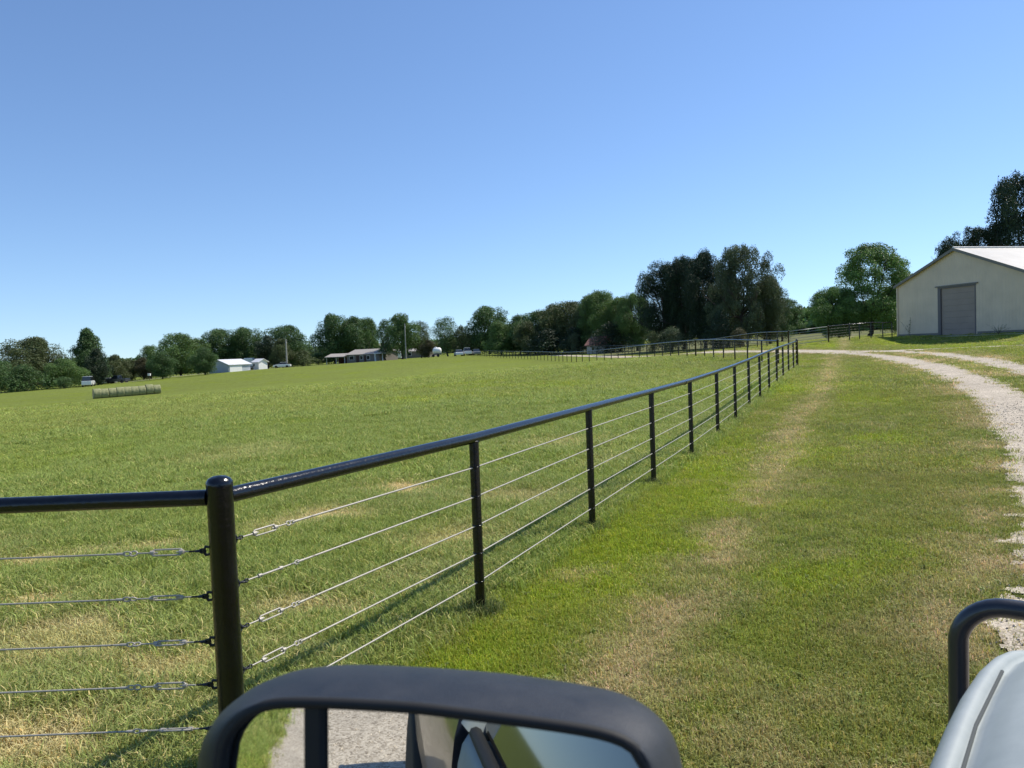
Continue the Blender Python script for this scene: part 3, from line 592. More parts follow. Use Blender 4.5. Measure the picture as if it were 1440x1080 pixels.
# far left
T(-14, 500, 160, 60, D2, 'dark', 'dark tree cut off by the left edge of the photo')
T(42, 474, 185, 92, R2, 'olive', 'broad rounded tree, the large one nearest the left edge')
T(86, 504, 168, 58, D2, 'mid', 'low bushy tree below the broad rounded tree on the far left', cat='tree')
T(30, 515, 160, 60, S1, 'dark', 'dark spreading bush at the foot of the far left trees', name='bush', cat='bush')
T(86, 531, 158, 26, S2, 'dark', 'small dark bush beside the white van', name='bush', cat='bush')
T(122, 460, 190, 70, C1, 'dark', 'tall pointed tree behind the row of hay bales')
T(134, 490, 182, 34, O1, 'black', 'narrow deep-green tree in front of the tall pointed one, right of the white van')
T(160, 499, 200, 42, D2, 'olive', 'olive shrubby tree right of the tall pointed tree')
T(183, 506, 210, 46, D2, 'olive', 'pale olive thicket tree behind the farm road')
T(199, 503, 205, 28, D2, 'brown', 'brownish tree between the olive thicket and the small round trees')
T(210, 486, 215, 34, R1, 'mid', 'tree peeping out behind the two small round lawn trees on the left')
T(226, 495, 172, 36, R1, 'dark', 'left one of two small round trees on the pasture edge, left of the tin-roofed shed')
T(252, 469, 205, 64, R1, 'mid', 'tall spreading tree behind the small round lawn trees')
T(276, 476, 215, 44, R1, 'mid', 'paler tree filling the gap left of the metal-roofed shed')
T(286, 489, 176, 34, R1, 'dark', 'small round dark tree just left of the metal-roofed shed')
T(312, 462, 222, 62, R2, 'dark', 'wide dark tree directly behind the metal-roofed shed')
T(346, 460, 224, 58, R2, 'dark', 'dark tree behind the small sheds right of the metal-roofed shed')
T(404, 457, 220, 58, R2, 'dark', 'big dark tree behind the tall utility pole')
T(376, 472, 212, 42, D2, 'black', 'very dark low-branched tree left of the tall utility pole')
T(396, 476, 206, 34, O1, 'olive', 'pale willowy tree just left of the tall utility pole')
T(425, 493, 208, 36, S1, 'olive', 'low olive bush right of the tall utility pole', name='bush', cat='bush')
T(446, 497, 240, 26, S2, 'dark', 'distant low bush under the short far pole', name='bush', cat='bush')
T(470, 441, 238, 54, R2, 'dark', 'tall dark tree behind the carport end of the ranch house')
T(499, 444, 240, 56, ('oval', 21, 'mass'), 'dark', 'tall tree behind the middle of the ranch house')
T(519, 447, 242, 32, R1, 'mid', 'narrow paler tree behind the right end of the ranch house')
T(541, 450, 214, 32, A2_, 'dark', 'thin dark tree just right of the ranch house')
T(565, 442, 210, 46, ('round', 22, 'std'), 'mid', 'leafy tree with a lit top behind the pale pole right of the house')
T(592, 452, 214, 34, A1_, 'olive', 'olive open-crowned tree left of the white tank')
T(602, 478, 204, 24, D2, 'brown', 'brown-green undergrowth tree left of the white tank', cat='tree')
T(629, 446, 198, 42, A1_, 'dark', 'open tree with sky showing through, over the white tank')
T(649, 458, 196, 24, A2_, 'olive', 'slender open tree right of the white tank')
T(688, 430, 200, 62, R2, 'dark', 'big rounded dark tree behind the parked cars')
T(705, 452, 178, 46, D1, 'mid', 'lighter green tree standing in front of the big rounded dark one')
T(664, 470, 204, 30, S1, 'black', 'dark undergrowth bush behind the parked cars', name='bush', cat='bush')
g_tl = None
for q in [(731,443,180,34,R1,'dark','leftmost tree of the long tree line, small and dark'),(743,452,168,32,O1,'olive','pale green tree in front of the left end of the long tree line'),
          (757,437,176,50,R2,'dark','second tree of the long tree line, behind the far end of the fence'),(779,428,170,50,D1,'olive','olive-topped tree of the long tree line, left of the red roof'),
          (804,423,164,50,R2,'olive','reddish olive tree of the long tree line, directly left of the red roof'),(826,419,158,44,D1,'olive','tree of the long tree line directly above the red roof'),
          (847,408,152,54,H1,'mid','tallest tree of the long tree line, just right of the red roof'),(872,415,146,42,H4,'bright','bright-topped tree of the long tree line'),
          (896,411,140,40,H1,'mid','rightmost tree of the long tree line, touching the black cluster')]:
    T(q[0], q[1], q[2], q[3]*1.35, q[4], q[5], q[6], group='trees of the long tree line')
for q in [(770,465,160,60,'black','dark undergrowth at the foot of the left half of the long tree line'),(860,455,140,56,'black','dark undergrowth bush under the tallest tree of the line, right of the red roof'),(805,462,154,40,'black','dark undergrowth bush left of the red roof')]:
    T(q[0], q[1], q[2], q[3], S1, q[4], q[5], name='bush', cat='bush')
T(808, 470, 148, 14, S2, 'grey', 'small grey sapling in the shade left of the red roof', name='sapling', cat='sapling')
# dark cluster
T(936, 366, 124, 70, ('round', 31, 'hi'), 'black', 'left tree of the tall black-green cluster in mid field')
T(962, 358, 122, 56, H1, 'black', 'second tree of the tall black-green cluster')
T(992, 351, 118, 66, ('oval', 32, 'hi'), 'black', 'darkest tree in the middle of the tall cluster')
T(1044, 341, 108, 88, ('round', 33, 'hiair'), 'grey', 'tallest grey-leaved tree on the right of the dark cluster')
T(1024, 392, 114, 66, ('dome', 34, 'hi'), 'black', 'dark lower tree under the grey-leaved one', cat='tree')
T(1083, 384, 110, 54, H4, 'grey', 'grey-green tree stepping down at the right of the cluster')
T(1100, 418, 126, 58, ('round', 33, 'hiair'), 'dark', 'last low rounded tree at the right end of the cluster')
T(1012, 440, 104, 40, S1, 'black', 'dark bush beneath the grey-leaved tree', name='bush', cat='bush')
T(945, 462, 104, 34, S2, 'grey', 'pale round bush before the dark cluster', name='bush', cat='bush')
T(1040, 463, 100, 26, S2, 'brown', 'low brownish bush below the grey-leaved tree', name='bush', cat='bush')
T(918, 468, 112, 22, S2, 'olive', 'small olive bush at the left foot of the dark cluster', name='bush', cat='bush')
# around the barn
T(1224, 339, 84, 126, H2, 'near', 'broad loose-crowned tree directly left of the barn')
T(1180, 402, 82, 76, H1, 'near', 'low skirt tree at the left foot of the loose-crowned tree by the barn')
T(1268, 398, 90, 60, ('dome', 34, 'hi'), 'near', 'low tree tucked behind the left corner of the barn')
T(1443, 236, 96, 120, ('round', 33, 'hiair'), 'black', 'tall dark tree rising behind the barn roof at the right edge', dz=0)
T(1376, 314, 100, 84, ('wide', 36, 'hiair'), 'black', 'dark drooping tree behind the barn ridge')
T(1334, 336, 98, 58, ('wide', 36, 'hiair'), 'black', 'lowest dark tree showing over the left slope of the barn roof')
# far woods on the horizon
def woods(name, pts, h, label, leaf, seed, n):
    g = np.random.default_rng(seed); P = np.array(pts, float); k = g.uniform(0, len(P)-1, n); i = k.astype(int); f = (k-i)[:,None]; c = P[i]*(1-f)+P[np.minimum(i+1, len(P)-1)]*f
    c += g.normal(0, 6, c.shape); z0 = gz(c[:,0], c[:,1]); top = h*(.7+.6*fbm(c[:,0], c[:,1], 22, seed)); hh = g.uniform(0, 1, n)**.8*top
    ctr = np.c_[c, z0+hh]; u = g.normal(size=(n, 3)); u /= np.linalg.norm(u, axis=1)[:,None]; v = np.cross(u, g.normal(size=(n, 3))); v /= np.linalg.norm(v, axis=1)[:,None]; s = g.uniform(.6, 1.5, n)[:,None]
    V = np.stack([ctr-u*s, ctr-v*s*.6, ctr+u*s, ctr+v*s*.6], 1).reshape(-1, 3); me = np_mesh(name, V, np.arange(4*n).reshape(n, 4), LM[leaf]); cc = g.uniform(.7, 1.3, n)[:,None]*np.ones((1, 3)); attr_color(me, 'v', np.repeat(cc, 4, 0)); return tag(link(name, me), label, 'woods', kind='stuff')
woods('far_woods', [(-420,560),(-240,540),(-60,560),(140,540),(330,520),(430,500)], 10, 'low distant wood along the horizon', 'mid', 3, 26000)
woods('far_hedge', [(-150,300),(-105,300),(-60,310),(0,300),(40,300)], 5.5, 'distant hedge and scrub seen between the far trees', 'olive', 5, 9000)
woods('far_thicket', [(86,235),(110,228),(135,215)], 7.5, 'distant thicket in the gap left of the barn tree', 'mid', 6, 9000)
# ---------------- small plants by fence and barn ----------------
def weed(name, p, n, h, spread, leaf, label, cat='weed'):
    g = np.random.default_rng(int(abs(p[0])*100)); V = []; k = 0
    root = empty(name, p); tag(root, label, cat); st = MB()
    for i in range(n):
        a = g.uniform(0, 6.28); l = g.uniform(.5, 1)*h; d = np.array([math.cos(a), math.sin(a), 0])*spread*g.uniform(.2, 1); q = [np.zeros(3), d*.4+np.array([0, 0, l*.6]), d+np.array([0, 0, l])]
        st.tube(q, [.006, .005, .002], 4)
        for j in range(14):
            t = g.uniform(.25, 1); c = q[0]*(1-t)**2+2*q[1]*t*(1-t)+q[2]*t*t; u = g.normal(size=3); u /= np.linalg.norm(u); w = np.cross(u, g.normal(size=3)); w /= np.linalg.norm(w); s = .045*h; V += [c, c+u*s*.8+w*s*.3, c+u*s*1.7, c+u*s*.8-w*s*.3]
    st.build('stem', bark, root); V = np.array(V); me = np_mesh('leaves', V, np.arange(len(V)).reshape(-1, 4), LM[leaf]); attr_color(me, 'v', np.full((len(V), 3), 1.0)); link('leaves', me, root)
# ---------------- barn ----------------
def siding(name, col, scale, rough=.5, dirx=True, depth=.03):
    m = bpy.data.materials.new(name); m.use_nodes = True; nt = m.node_tree; b = nt.nodes['Principled BSDF']; L = nt.links.new
    tc = nt.nodes.new('ShaderNodeTexCoord'); n = nt.nodes.new('ShaderNodeTexNoise'); n.inputs['Scale'].default_value = .8; n.inputs['Detail'].default_value = 7; L(tc.outputs['Object'], n.inputs['Vector'])
    r = nt.nodes.new('ShaderNodeMapRange'); r.inputs[1].default_value = .3; r.inputs[2].default_value = .7; r.inputs[3].default_value = .9; r.inputs[4].default_value = 1.06; L(n.outputs['Fac'], r.inputs[0])
    v = nt.nodes.new('ShaderNodeVectorMath'); v.operation = 'SCALE'; v.inputs[0].default_value = col; L(r.outputs[0], v.inputs['Scale']); L(v.outputs[0], b.inputs['Base Color']); b.inputs['Roughness'].default_value = rough
    w = nt.nodes.new('ShaderNodeTexWave'); w.wave_type = 'BANDS'; w.bands_direction = 'X' if dirx else 'Y'; w.inputs['Scale'].default_value = scale; L(tc.outputs['Object'], w.inputs['Vector'])
    bp = nt.nodes.new('ShaderNodeBump'); bp.inputs['Strength'].default_value = .4; bp.inputs['Distance'].default_value = depth; L(w.outputs['Fac'], bp.inputs['Height']); L(bp.outputs[0], b.inputs['Normal']); return m
wall_m = siding('cream_siding', (.66,.525,.39), 1.05, .45); roof_m = siding('metal_roof', (.62,.60,.55), 1.05, .35, True); trim_m = M_('taupe_trim', (.17,.155,.135), .5); door_m = siding('taupe_door', (.31,.24,.20), 1.6, .5, False, .02)
dark_in = M_('dark_interior', (.01,.01,.011), .8); glassm = glass_mat('window_glass')
def barn():
    L = np.array(at(1263.5, 473, 70)[:2]); h = R(165.2); gdir = np.array([math.sin(h), math.cos(h)]); zb = 1.78
    # local axes: x along the gable wall (towards the viewer's right), y into the building
    rz = math.atan2(gdir[1], gdir[0]); root = empty('barn', (L[0], L[1], zb), rz); tag(root, 'large cream metal barn with a taupe overhead door and pale roof', 'barn')
    Wd, E, Rg, Ln = 12.9, 4.58, 7.05, 24.0; m = Wd/2; d0, d1, dh = 4.62, 8.40, 3.97; t = .15
    w = MB()   # gable wall with a door opening, 0.15 thick
    def prism(poly, y0, y1):
        n = len(poly); w.add([(x, y0, z) for x, z in poly]+[(x, y1, z) for x, z in poly], [tuple(range(n)), tuple(range(2*n-1, n-1, -1))]+[(i, n+i, n+(i+1)%n, (i+1)%n) for i in range(n)])
    sl = (Rg-E)/m
    prism([(0,-1),(d0,-1),(d0,E+sl*d0),(0,E)], 0, t); prism([(d1,-1),(Wd,-1),(Wd,E),(d1,E+sl*(Wd-d1))], 0, t); prism([(d0,dh),(d1,dh),(d1,E+sl*(Wd-d1)),(m,Rg),(d0,E+sl*d0)], 0, t)
    w.build('gable_wall', wall_m, root)
    w = MB(); prism([(0,-1),(Wd,-1),(Wd,E),(m,Rg),(0,E)], Ln-t, Ln); w.build('rear_wall', wall_m, root)
    for x0 in (0, Wd-t):
        w = MB(); w.box((x0+t/2, Ln/2, E/2-.5), (t, Ln-2*t-.004, E+1)); o = w.build('side_wall', siding('cream_siding_side', (.68,.62,.49), 1.05, .45, False), root)
    for sg in (0, 1):
        w = MB(); ov = .25; x0, z0 = (-ov, E-sl*ov) if sg == 0 else (Wd+ov, E-sl*ov); th = .09
        vs = [(x0, -ov, z0+.05), (m, -ov, Rg+.05), (m, Ln+ov, Rg+.05), (x0, Ln+ov, z0+.05), (x0, -ov, z0+.05+th), (m, -ov, Rg+.05+th), (m, Ln+ov, Rg+.05+th), (x0, Ln+ov, z0+.05+th)]
        w.add(vs, [(0,3,2,1),(4,5,6,7),(0,1,5,4),(1,2,6,5),(2,3,7,6),(3,0,4,7)]); w.build('roof', siding('metal_roof_ribs', (.50,.465,.40), 1.05, .4, False, .05), root)
        f = MB(); a = Vector((x0, -ov-.02, z0)); b = Vector((m, -ov-.02, Rg)); f.add([a+Vector((0,0,-.09)), b+Vector((0,0,-.09)), b+Vector((0,0,.15)), a+Vector((0,0,.15)), a+Vector((0,.05,-.09)), b+Vector((0,.05,-.09)), b+Vector((0,.05,.15)), a+Vector((0,.05,.15))], [(0,1,2,3),(7,6,5,4),(0,4,5,1),(1,5,6,2),(2,6,7,3),(3,7,4,0)]); f.build('rake_trim', trim_m, root)
    c = MB(); c.box((-.03, -.03, E/2-.5), (.12, .12, E+.9)); c.build('corner_trim', wall_m, root)
    bt = MB(); bt.box((d0/2, -.012, .12), (d0-.1, .03, .26)); bt.box(((d1+Wd)/2+.05, -.012, .12), (Wd-d1-.2, .03, .26)); bt.build('base_trim', trim_m, root)
    tk = MB(); tk.box(((d0+d1)/2, -.06, dh+.17), (d1-d0+.5, .10, .10)); tk.build('door_head_trim', trim_m, root)
    rc = MB(); rc.tube([(m, -.25, Rg+.16), (m, Ln+.25, Rg+.16)], .09, 8); rc.build('ridge_cap', roof_m, root)
    dm = MB(); n = 8
    for k in range(n): dm.box(((d0+d1)/2+.13, .10, dh/n*(k+.5)), (d1-d0-.28, .05, dh/n-.006))
    dm.build('overhead_door', door_m, root, bevel=.006)
    f = MB(); f.box((d0+.10, .055, dh/2-.2), (.30, .16, dh+.4)); f.box((d1-.03, .055, dh/2-.2), (.10, .16, dh+.4)); f.box(((d0+d1)/2, .05, dh+.05), (d1-d0+.1, .17, .12)); f.build('door_frame', M_('door_frame_dark', (.13,.115,.12), .5), root)
    s = MB(); s.box((Wd/2, -.35, -.62), (Wd+.5, .9, 1.2)); s.build('footing', M_('concrete', (.40,.38,.34), .9, noise=.15), root)
    return root, L, gdir, zb
broot, BL, Bg, Bz = barn()
def by_barn(s, out): n = np.array([-Bg[1], Bg[0]])*-1; n = n if n@(-BL) > 0 else -n; q = BL+Bg*s+n*out; return (q[0], q[1], float(gz(*q)))
w1 = by_barn(1.9, .5); weed('tall_weed', w1, 5, 1.75, .8, 'olive', 'tall drooping weed against the barn wall left of its door')
w2 = by_barn(11.2, .8); weed('tall_weed', w2, 16, .8, .9, 'dark', 'low dark weeds at the foot of the barn wall right of its door')
# hose reel like clutter is too small to read; none built
# ---------------- hay bales ----------------
hay_m = M_('hay', (.34,.34,.17), .95, col2=(.17,.18,.085), nscale=5, bump=1.0, bscale=25); hay_end = M_('hay_end', (.50,.38,.20), .95, noise=.3, nscale=10, bump=.8, bscale=30)
def bale_mesh(seed, L=1.16, r=.78):
    g = np.random.default_rng(seed); b = MB(); n = 28; vs = []; prof = [(a_*r/.78, b_) for a_, b_ in [(.25, 0), (.72, 0), (.765, .015), (.78, .05), (.785, L*.35), (.775, L*.5), (.787, L*.7), (.78, L-.05), (.765, L-.015), (.72, L), (.25, L)]]
    for (rr, h) in prof:
        for k in range(n):
            a = 2*math.pi*k/n; q = rr*(1+g.normal(0, .007)); z = q*math.sin(a); z = max(z, -r*.93); vs.append((h, q*math.cos(a), z+r*.92))
    fs = [(i*n+k, i*n+(k+1)%n, (i+1)*n+(k+1)%n, (i+1)*n+k) for i in range(len(prof)-1) for k in range(n)]
    b.add(vs, fs, True); b.add(vs[:n], [tuple(reversed(range(n)))]); b.add(vs[-n:], [tuple(range(n))]); return b
b0 = at(131, 557.5, 104); b1 = at(225, 552, 109); d = np.array([b1[0]-b0[0], b1[1]-b0[1]]); Lt = np.linalg.norm(d); nb = 9; st = Lt/nb; rz = math.atan2(d[1], d[0])
names8 = ['leftmost', 'second from the left', 'third from the left', 'fourth from the left', 'fifth from the left', 'sixth from the left', 'seventh from the left', 'eighth from the left', 'rightmost']
bp0 = None
for k in range(nb):
    q = b0[:2]+d/Lt*st*k; z = float(gz(q[0], q[1]))-.04
    if bp0 is None:
        bp0 = empty('round_hay_bale', (q[0], q[1], z), rz); o = bale_mesh(3, st*.998, .73).build('rolled_hay', hay_m, bp0); e = MB()
        for xx in (-.004, st*.992+.004): e.add([(xx, .60*math.cos(a), .60*math.sin(a)+.72) for a in np.linspace(0, 6.283, 24, endpoint=False)], [tuple(range(24)) if xx > 0 else tuple(reversed(range(24)))])
        e.build('cut_end', hay_end, bp0); r_ = bp0
    else:
        r_ = bp0.copy(); COL.objects.link(r_); r_.location = (q[0], q[1], z)
        for ch in bp0.children: c = ch.copy(); COL.objects.link(c); c.parent = r_; c.rotation_euler = (k*.9 if False else 0, 0, 0)
        r_.rotation_euler = (0, 0, rz+random.uniform(-.02, .02)); r_.scale = (1, random.uniform(.96, 1.03), random.uniform(.93, 1.04)); r_.location.x += random.uniform(-.04, .04); r_.location.y += random.uniform(-.03, .03)
    tag(r_, 'green-brown round hay bale, %s in the row%s' % (names8[k], ', showing its straw-coloured end' if k == 8 else ''), 'hay bale', 'round hay bales set end to end in the pasture')
# ---------------- houses and sheds ----------------
def P3(px, py, Y): p = at(px, py, Y); return p
def house(name, x0, x1, Y0, Y1, eave, ridge, dep, wallm, roofm, label, ov=.35, wins=(), doors=(), gable=True, extra=None, cat='house', zb=None):
    """ridge parallel to the front wall that runs from px x0 (depth Y0) to px x1 (depth Y1)"""
    a = at(x0, 510, Y0); b = at(x1, 510, Y1); v = np.array([b[0]-a[0], b[1]-a[1]]); Lw = np.linalg.norm(v); rz = math.atan2(v[1], v[0]); z = zb if zb is not None else float(min(gz(a[0], a[1]), gz(b[0], b[1])))
    root = empty(name, (a[0], a[1], z), rz); tag(root, label, cat); w = MB()
    holes = sorted([(q[0], q[1], q[2], q[3]) for q in list(wins)+list(doors)])
    w.box((Lw/2, dep/2, eave/2-.3), (Lw, dep, eave+.6)); 
    w.add([(0,0,eave),(0,dep,eave),(0,dep/2,ridge),(.01,0,eave),(.01,dep,eave),(.01,dep/2,ridge)], [(0,1,2),(5,4,3)]); w.add([(Lw,0,eave),(Lw,dep,eave),(Lw,dep/2,ridge),(Lw-.01,0,eave),(Lw-.01,dep,eave),(Lw-.01,dep/2,ridge)], [(0,2,1),(3,4,5)])
    w.build('wall', wallm, root); r = MB(); sl = (ridge-eave)/(dep/2); th = .12
    for sg in (0, 1):
        y0, z0 = (-ov, eave-sl*ov) if sg == 0 else (dep+ov, eave-sl*ov)
        r.add([(-ov, y0, z0+.02), (Lw+ov, y0, z0+.02), (Lw+ov, dep/2, ridge+.02), (-ov, dep/2, ridge+.02), (-ov, y0, z0+.02+th), (Lw+ov, y0, z0+.02+th), (Lw+ov, dep/2, ridge+.02+th), (-ov, dep/2, ridge+.02+th)], [(0,3,2,1),(4,5,6,7),(0,1,5,4),(1,2,6,5),(2,3,7,6),(3,0,4,7)])
    r.build('roof', roofm, root)
    for (xa, xb, za, zt) in wins:
        f = MB(); f.box(((xa+xb)/2, -.03, (za+zt)/2), (xb-xa+.2, .06, zt-za+.2)); fo = f.build('window', white_m, root); p = MB(); p.box(((xa+xb)/2, -.065, (za+zt)/2), (xb-xa, .03, zt-za)); p.build('pane', glassm, fo)
    for (xa, xb, za, zt) in doors:
        f = MB(); f.box(((xa+xb)/2, -.03, (za+zt)/2), (xb-xa, .07, zt-za)); f.build('door', door2_m, root)
    return root, Lw
white_m = M_('white_paint', (.78,.78,.76), .55); door2_m = M_('dark_door', (.06,.03,.028), .6); grey_wall = M_('grey_clapboard', (.21,.185,.165), .8); shingle = M_('shingle', (.36,.33,.30), .9, noise=.15, nscale=4); bluegrey = M_('blue_grey_wall', (.42,.46,.50), .7)
tin = siding('bright_tin_roof', (.70,.70,.70), 1.0, .4, True)
ranch, Lr = house('ranch_house', 488, 534, 218, 212, 2.45, 3.75, 8.0, grey_wall, shingle, 'low grey ranch house with a long shingle roof beyond the pasture', wins=[(1.1,2.6,1.0,2.0),(5.0,5.9,1.0,2.0),(7.4,8.4,1.0,2.0)], doors=[(3.5,4.6,0,2.1),(6.4,7.2,0,2.05)])
pl = MB(); pl.box((Lr-.15, -1.6, 1.2), (.28, .28, 2.5)); pl.build('porch_post', white_m, ranch); pl = MB(); pl.box((Lr+.9, -.9, 2.55), (2.6, 2.2, .14)); pl.build('porch_roof', white_m, ranch)
pl = MB(); pl.box((Lr+1.6, -.6, 1.25), (.16, .16, 2.5)); pl.build('porch_post', white_m, ranch)
# open carport attached at its left
ca = at(459, 512, 220); cb = at(487, 512, 218); v = cb-ca; Lc = math.hypot(v[0], v[1]); cp = empty('carport', (ca[0], ca[1], float(gz(ca[0], ca[1]))), math.atan2(v[1], v[0])); tag(cp, 'open carport with a flat-looking shingle roof at the left end of the ranch house', 'carport')
r = MB(); sl = .22
for sg, (y0, y1) in enumerate(((-.4, 3.2), (6.8, 3.2))):
    r.add([(-.3,y0,2.05),(Lc-.2,y0,2.05),(Lc-.2,y1,2.95),(-.3,y1,2.95),(-.3,y0,2.2),(Lc-.2,y0,2.2),(Lc-.2,y1,3.1),(-.3,y1,3.1)], [(0,3,2,1),(4,5,6,7),(0,1,5,4),(1,2,6,5),(2,3,7,6),(3,0,4,7)])
r.build('roof', shingle, cp)
for xx in (.1, Lc*.5, Lc-.5):
    for yy in (.1, 6.3): p = MB(); p.box((xx, yy, 1.0), (.14, .14, 2.1)); p.build('post', white_m, cp)
p = MB(); p.box((Lc/2, 6.5, .8), (Lc-.4, .1, 2.0)); p.build('back_wall', M_('dark_red_wall', (.10,.045,.035), .8), cp)
# metal-roofed white shed (its long roof slope faces the viewer, ridge to the left)
def shed():
    a = at(284, 524, 190); b = at(322, 523, 186); c = at(334, 522, 187)
    root = empty('white_shed', (b[0], b[1], float(gz(b[0], b[1]))-.1)); tag(root, 'white shed with a bright tin roof at the far edge of the pasture', 'shed')
    o = np.array([b[0], b[1]]); ux = np.array([a[0], a[1]])-o; ux /= np.linalg.norm(ux); uy = np.array([ux[1], -ux[0]]); uy = uy if uy[0] > 0 else -uy
    # long side runs from the near corner away along ux (7.5 m); the short front along uy (3 m, sunlit)
    W1_, W2_, E_, G_ = 6.6, 7.0, 1.9, 3.1
    def q(s, t, z): p = ux*s+uy*t; return (p[0], p[1], z)
    w = MB(); w.add([q(0,0,-.3), q(W1_,0,-.3), q(W1_,W2_,-.3), q(0,W2_,-.3), q(0,0,E_), q(W1_,0,E_), q(W1_,W2_,E_), q(0,W2_,E_), q(W1_/2,0,G_), q(W1_/2,W2_,G_)], [(0,1,5,8,4),(1,2,6,5),(2,3,7,9,6),(3,0,4,7)]); w.build('wall', bluegrey, root)
    r = MB(); o_ = .35; s_ = (G_-E_)/(W1_/2)
    for e in (0, 1):
        s0 = -o_ if e == 0 else W1_+o_; z0 = E_-s_*o_
        r.add([q(s0,-o_,z0+.03), q(W1_/2,-o_,G_+.03), q(W1_/2,W2_+o_,G_+.03), q(s0,W2_+o_,z0+.03), q(s0,-o_,z0+.13), q(W1_/2,-o_,G_+.13), q(W1_/2,W2_+o_,G_+.13), q(s0,W2_+o_,z0+.13)], [(0,3,2,1),(4,5,6,7),(0,1,5,4),(1,2,6,5),(2,3,7,6),(3,0,4,7)])
    r.build('roof', tin, root); d = MB(); p = ux*-.05+uy*2.2; d.box((p[0], p[1], .85), (.1, 3.9, 1.75), math.atan2(uy[1], uy[0])-math.pi/2); d.build('door', white_m, root)
shed()
red_roof = M_('red_brown_roof', (.22,.10,.08), .8, noise=.2, nscale=3)
house('red_roof_shed', 826, 851, 142, 140, 1.6, 3.0, 4.2, M_('pale_wall', (.42,.40,.36), .8), red_roof, 'small pale shed with a red-brown roof under the tree line', cat='shed', wins=[(1.0,1.6,.6,1.3)], zb=.75)
house('long_grey_shed', 548, 603, 246, 240, 2.3, 3.0, 6, grey_wall, shingle, 'long low grey building hidden behind the trees right of the ranch house', cat='shed', wins=[(2,3.4,1,1.9),(7,8.2,1,1.9)])
house('small_white_shed', 355, 363.5, 198, 197, 2.0, 2.7, 3.0, white_m, tin, 'small white lean-to beside the tin-roofed shed', cat='shed', wins=[(.3,.8,.9,1.5)])
# dark low board fence between them
bf = empty('board_fence', P3(338, 519, 196)); tag(bf, 'dark low board fence between the tin-roofed shed and the small white one', 'fence'); a = P3(337, 520, 196); b = P3(356, 518.5, 196); v = Vector(b-a); v.z = 0; brd = M_('dark_boards', (.05,.035,.028), .9)
bf.location = (a[0], a[1], float(gz(a[0], a[1])))
for k in range(5): m = MB(); m.box((v.x*k/4, v.y*k/4, .55), (.12, .12, 1.2)); m.build('post', brd, bf)
for h in (.35, .7, 1.05): m = MB(); m.box((v.x/2, v.y/2, h), (v.length, .05, .2), math.atan2(v.y, v.x)); m.build('board', brd, bf)
# ---------------- poles ----------------
def pole(px, ytop, Y, label, r=.14, mat=None, arm=False):
    p = at(px, 500, Y); z = float(gz(p[0], p[1])); h = at(px, ytop, Y)[2]-z; root = empty('utility_pole', (p[0], p[1], z)); tag(root, label, 'utility pole')
    m = MB(); m.lathe((0,0,0), [(r*1.15, -.3), (r, h*.5), (r*.8, h)], 10); m.build('pole', mat or pole_m, root)
    if arm: a = MB(); a.box((0, 0, h-.5), (2.0, .1, .12)); a.build('crossarm', pole_m, root)
    t = MB(); t.lathe((0, .22, h-1.2), [(.02, 0), (.16, .02), (.17, .5), (.02, .58)], 10); t.build('transformer', M_('transformer_grey', (.3,.31,.32), .5), root)
pole_m = M_('weathered_pole', (.34,.33,.29), .9, noise=.2, nscale=5)
pole(403, 477, 203, 'tall grey utility pole between the willowy tree and the olive bush', .2)
pole(571, 455, 205, 'pale utility pole standing before the trees right of the ranch house', .15)
pole(436, 479, 300, 'short distant pole with a crossarm in the gap left of the ranch house trees', .2, M_('dark_pole', (.10,.09,.08), .9), True)
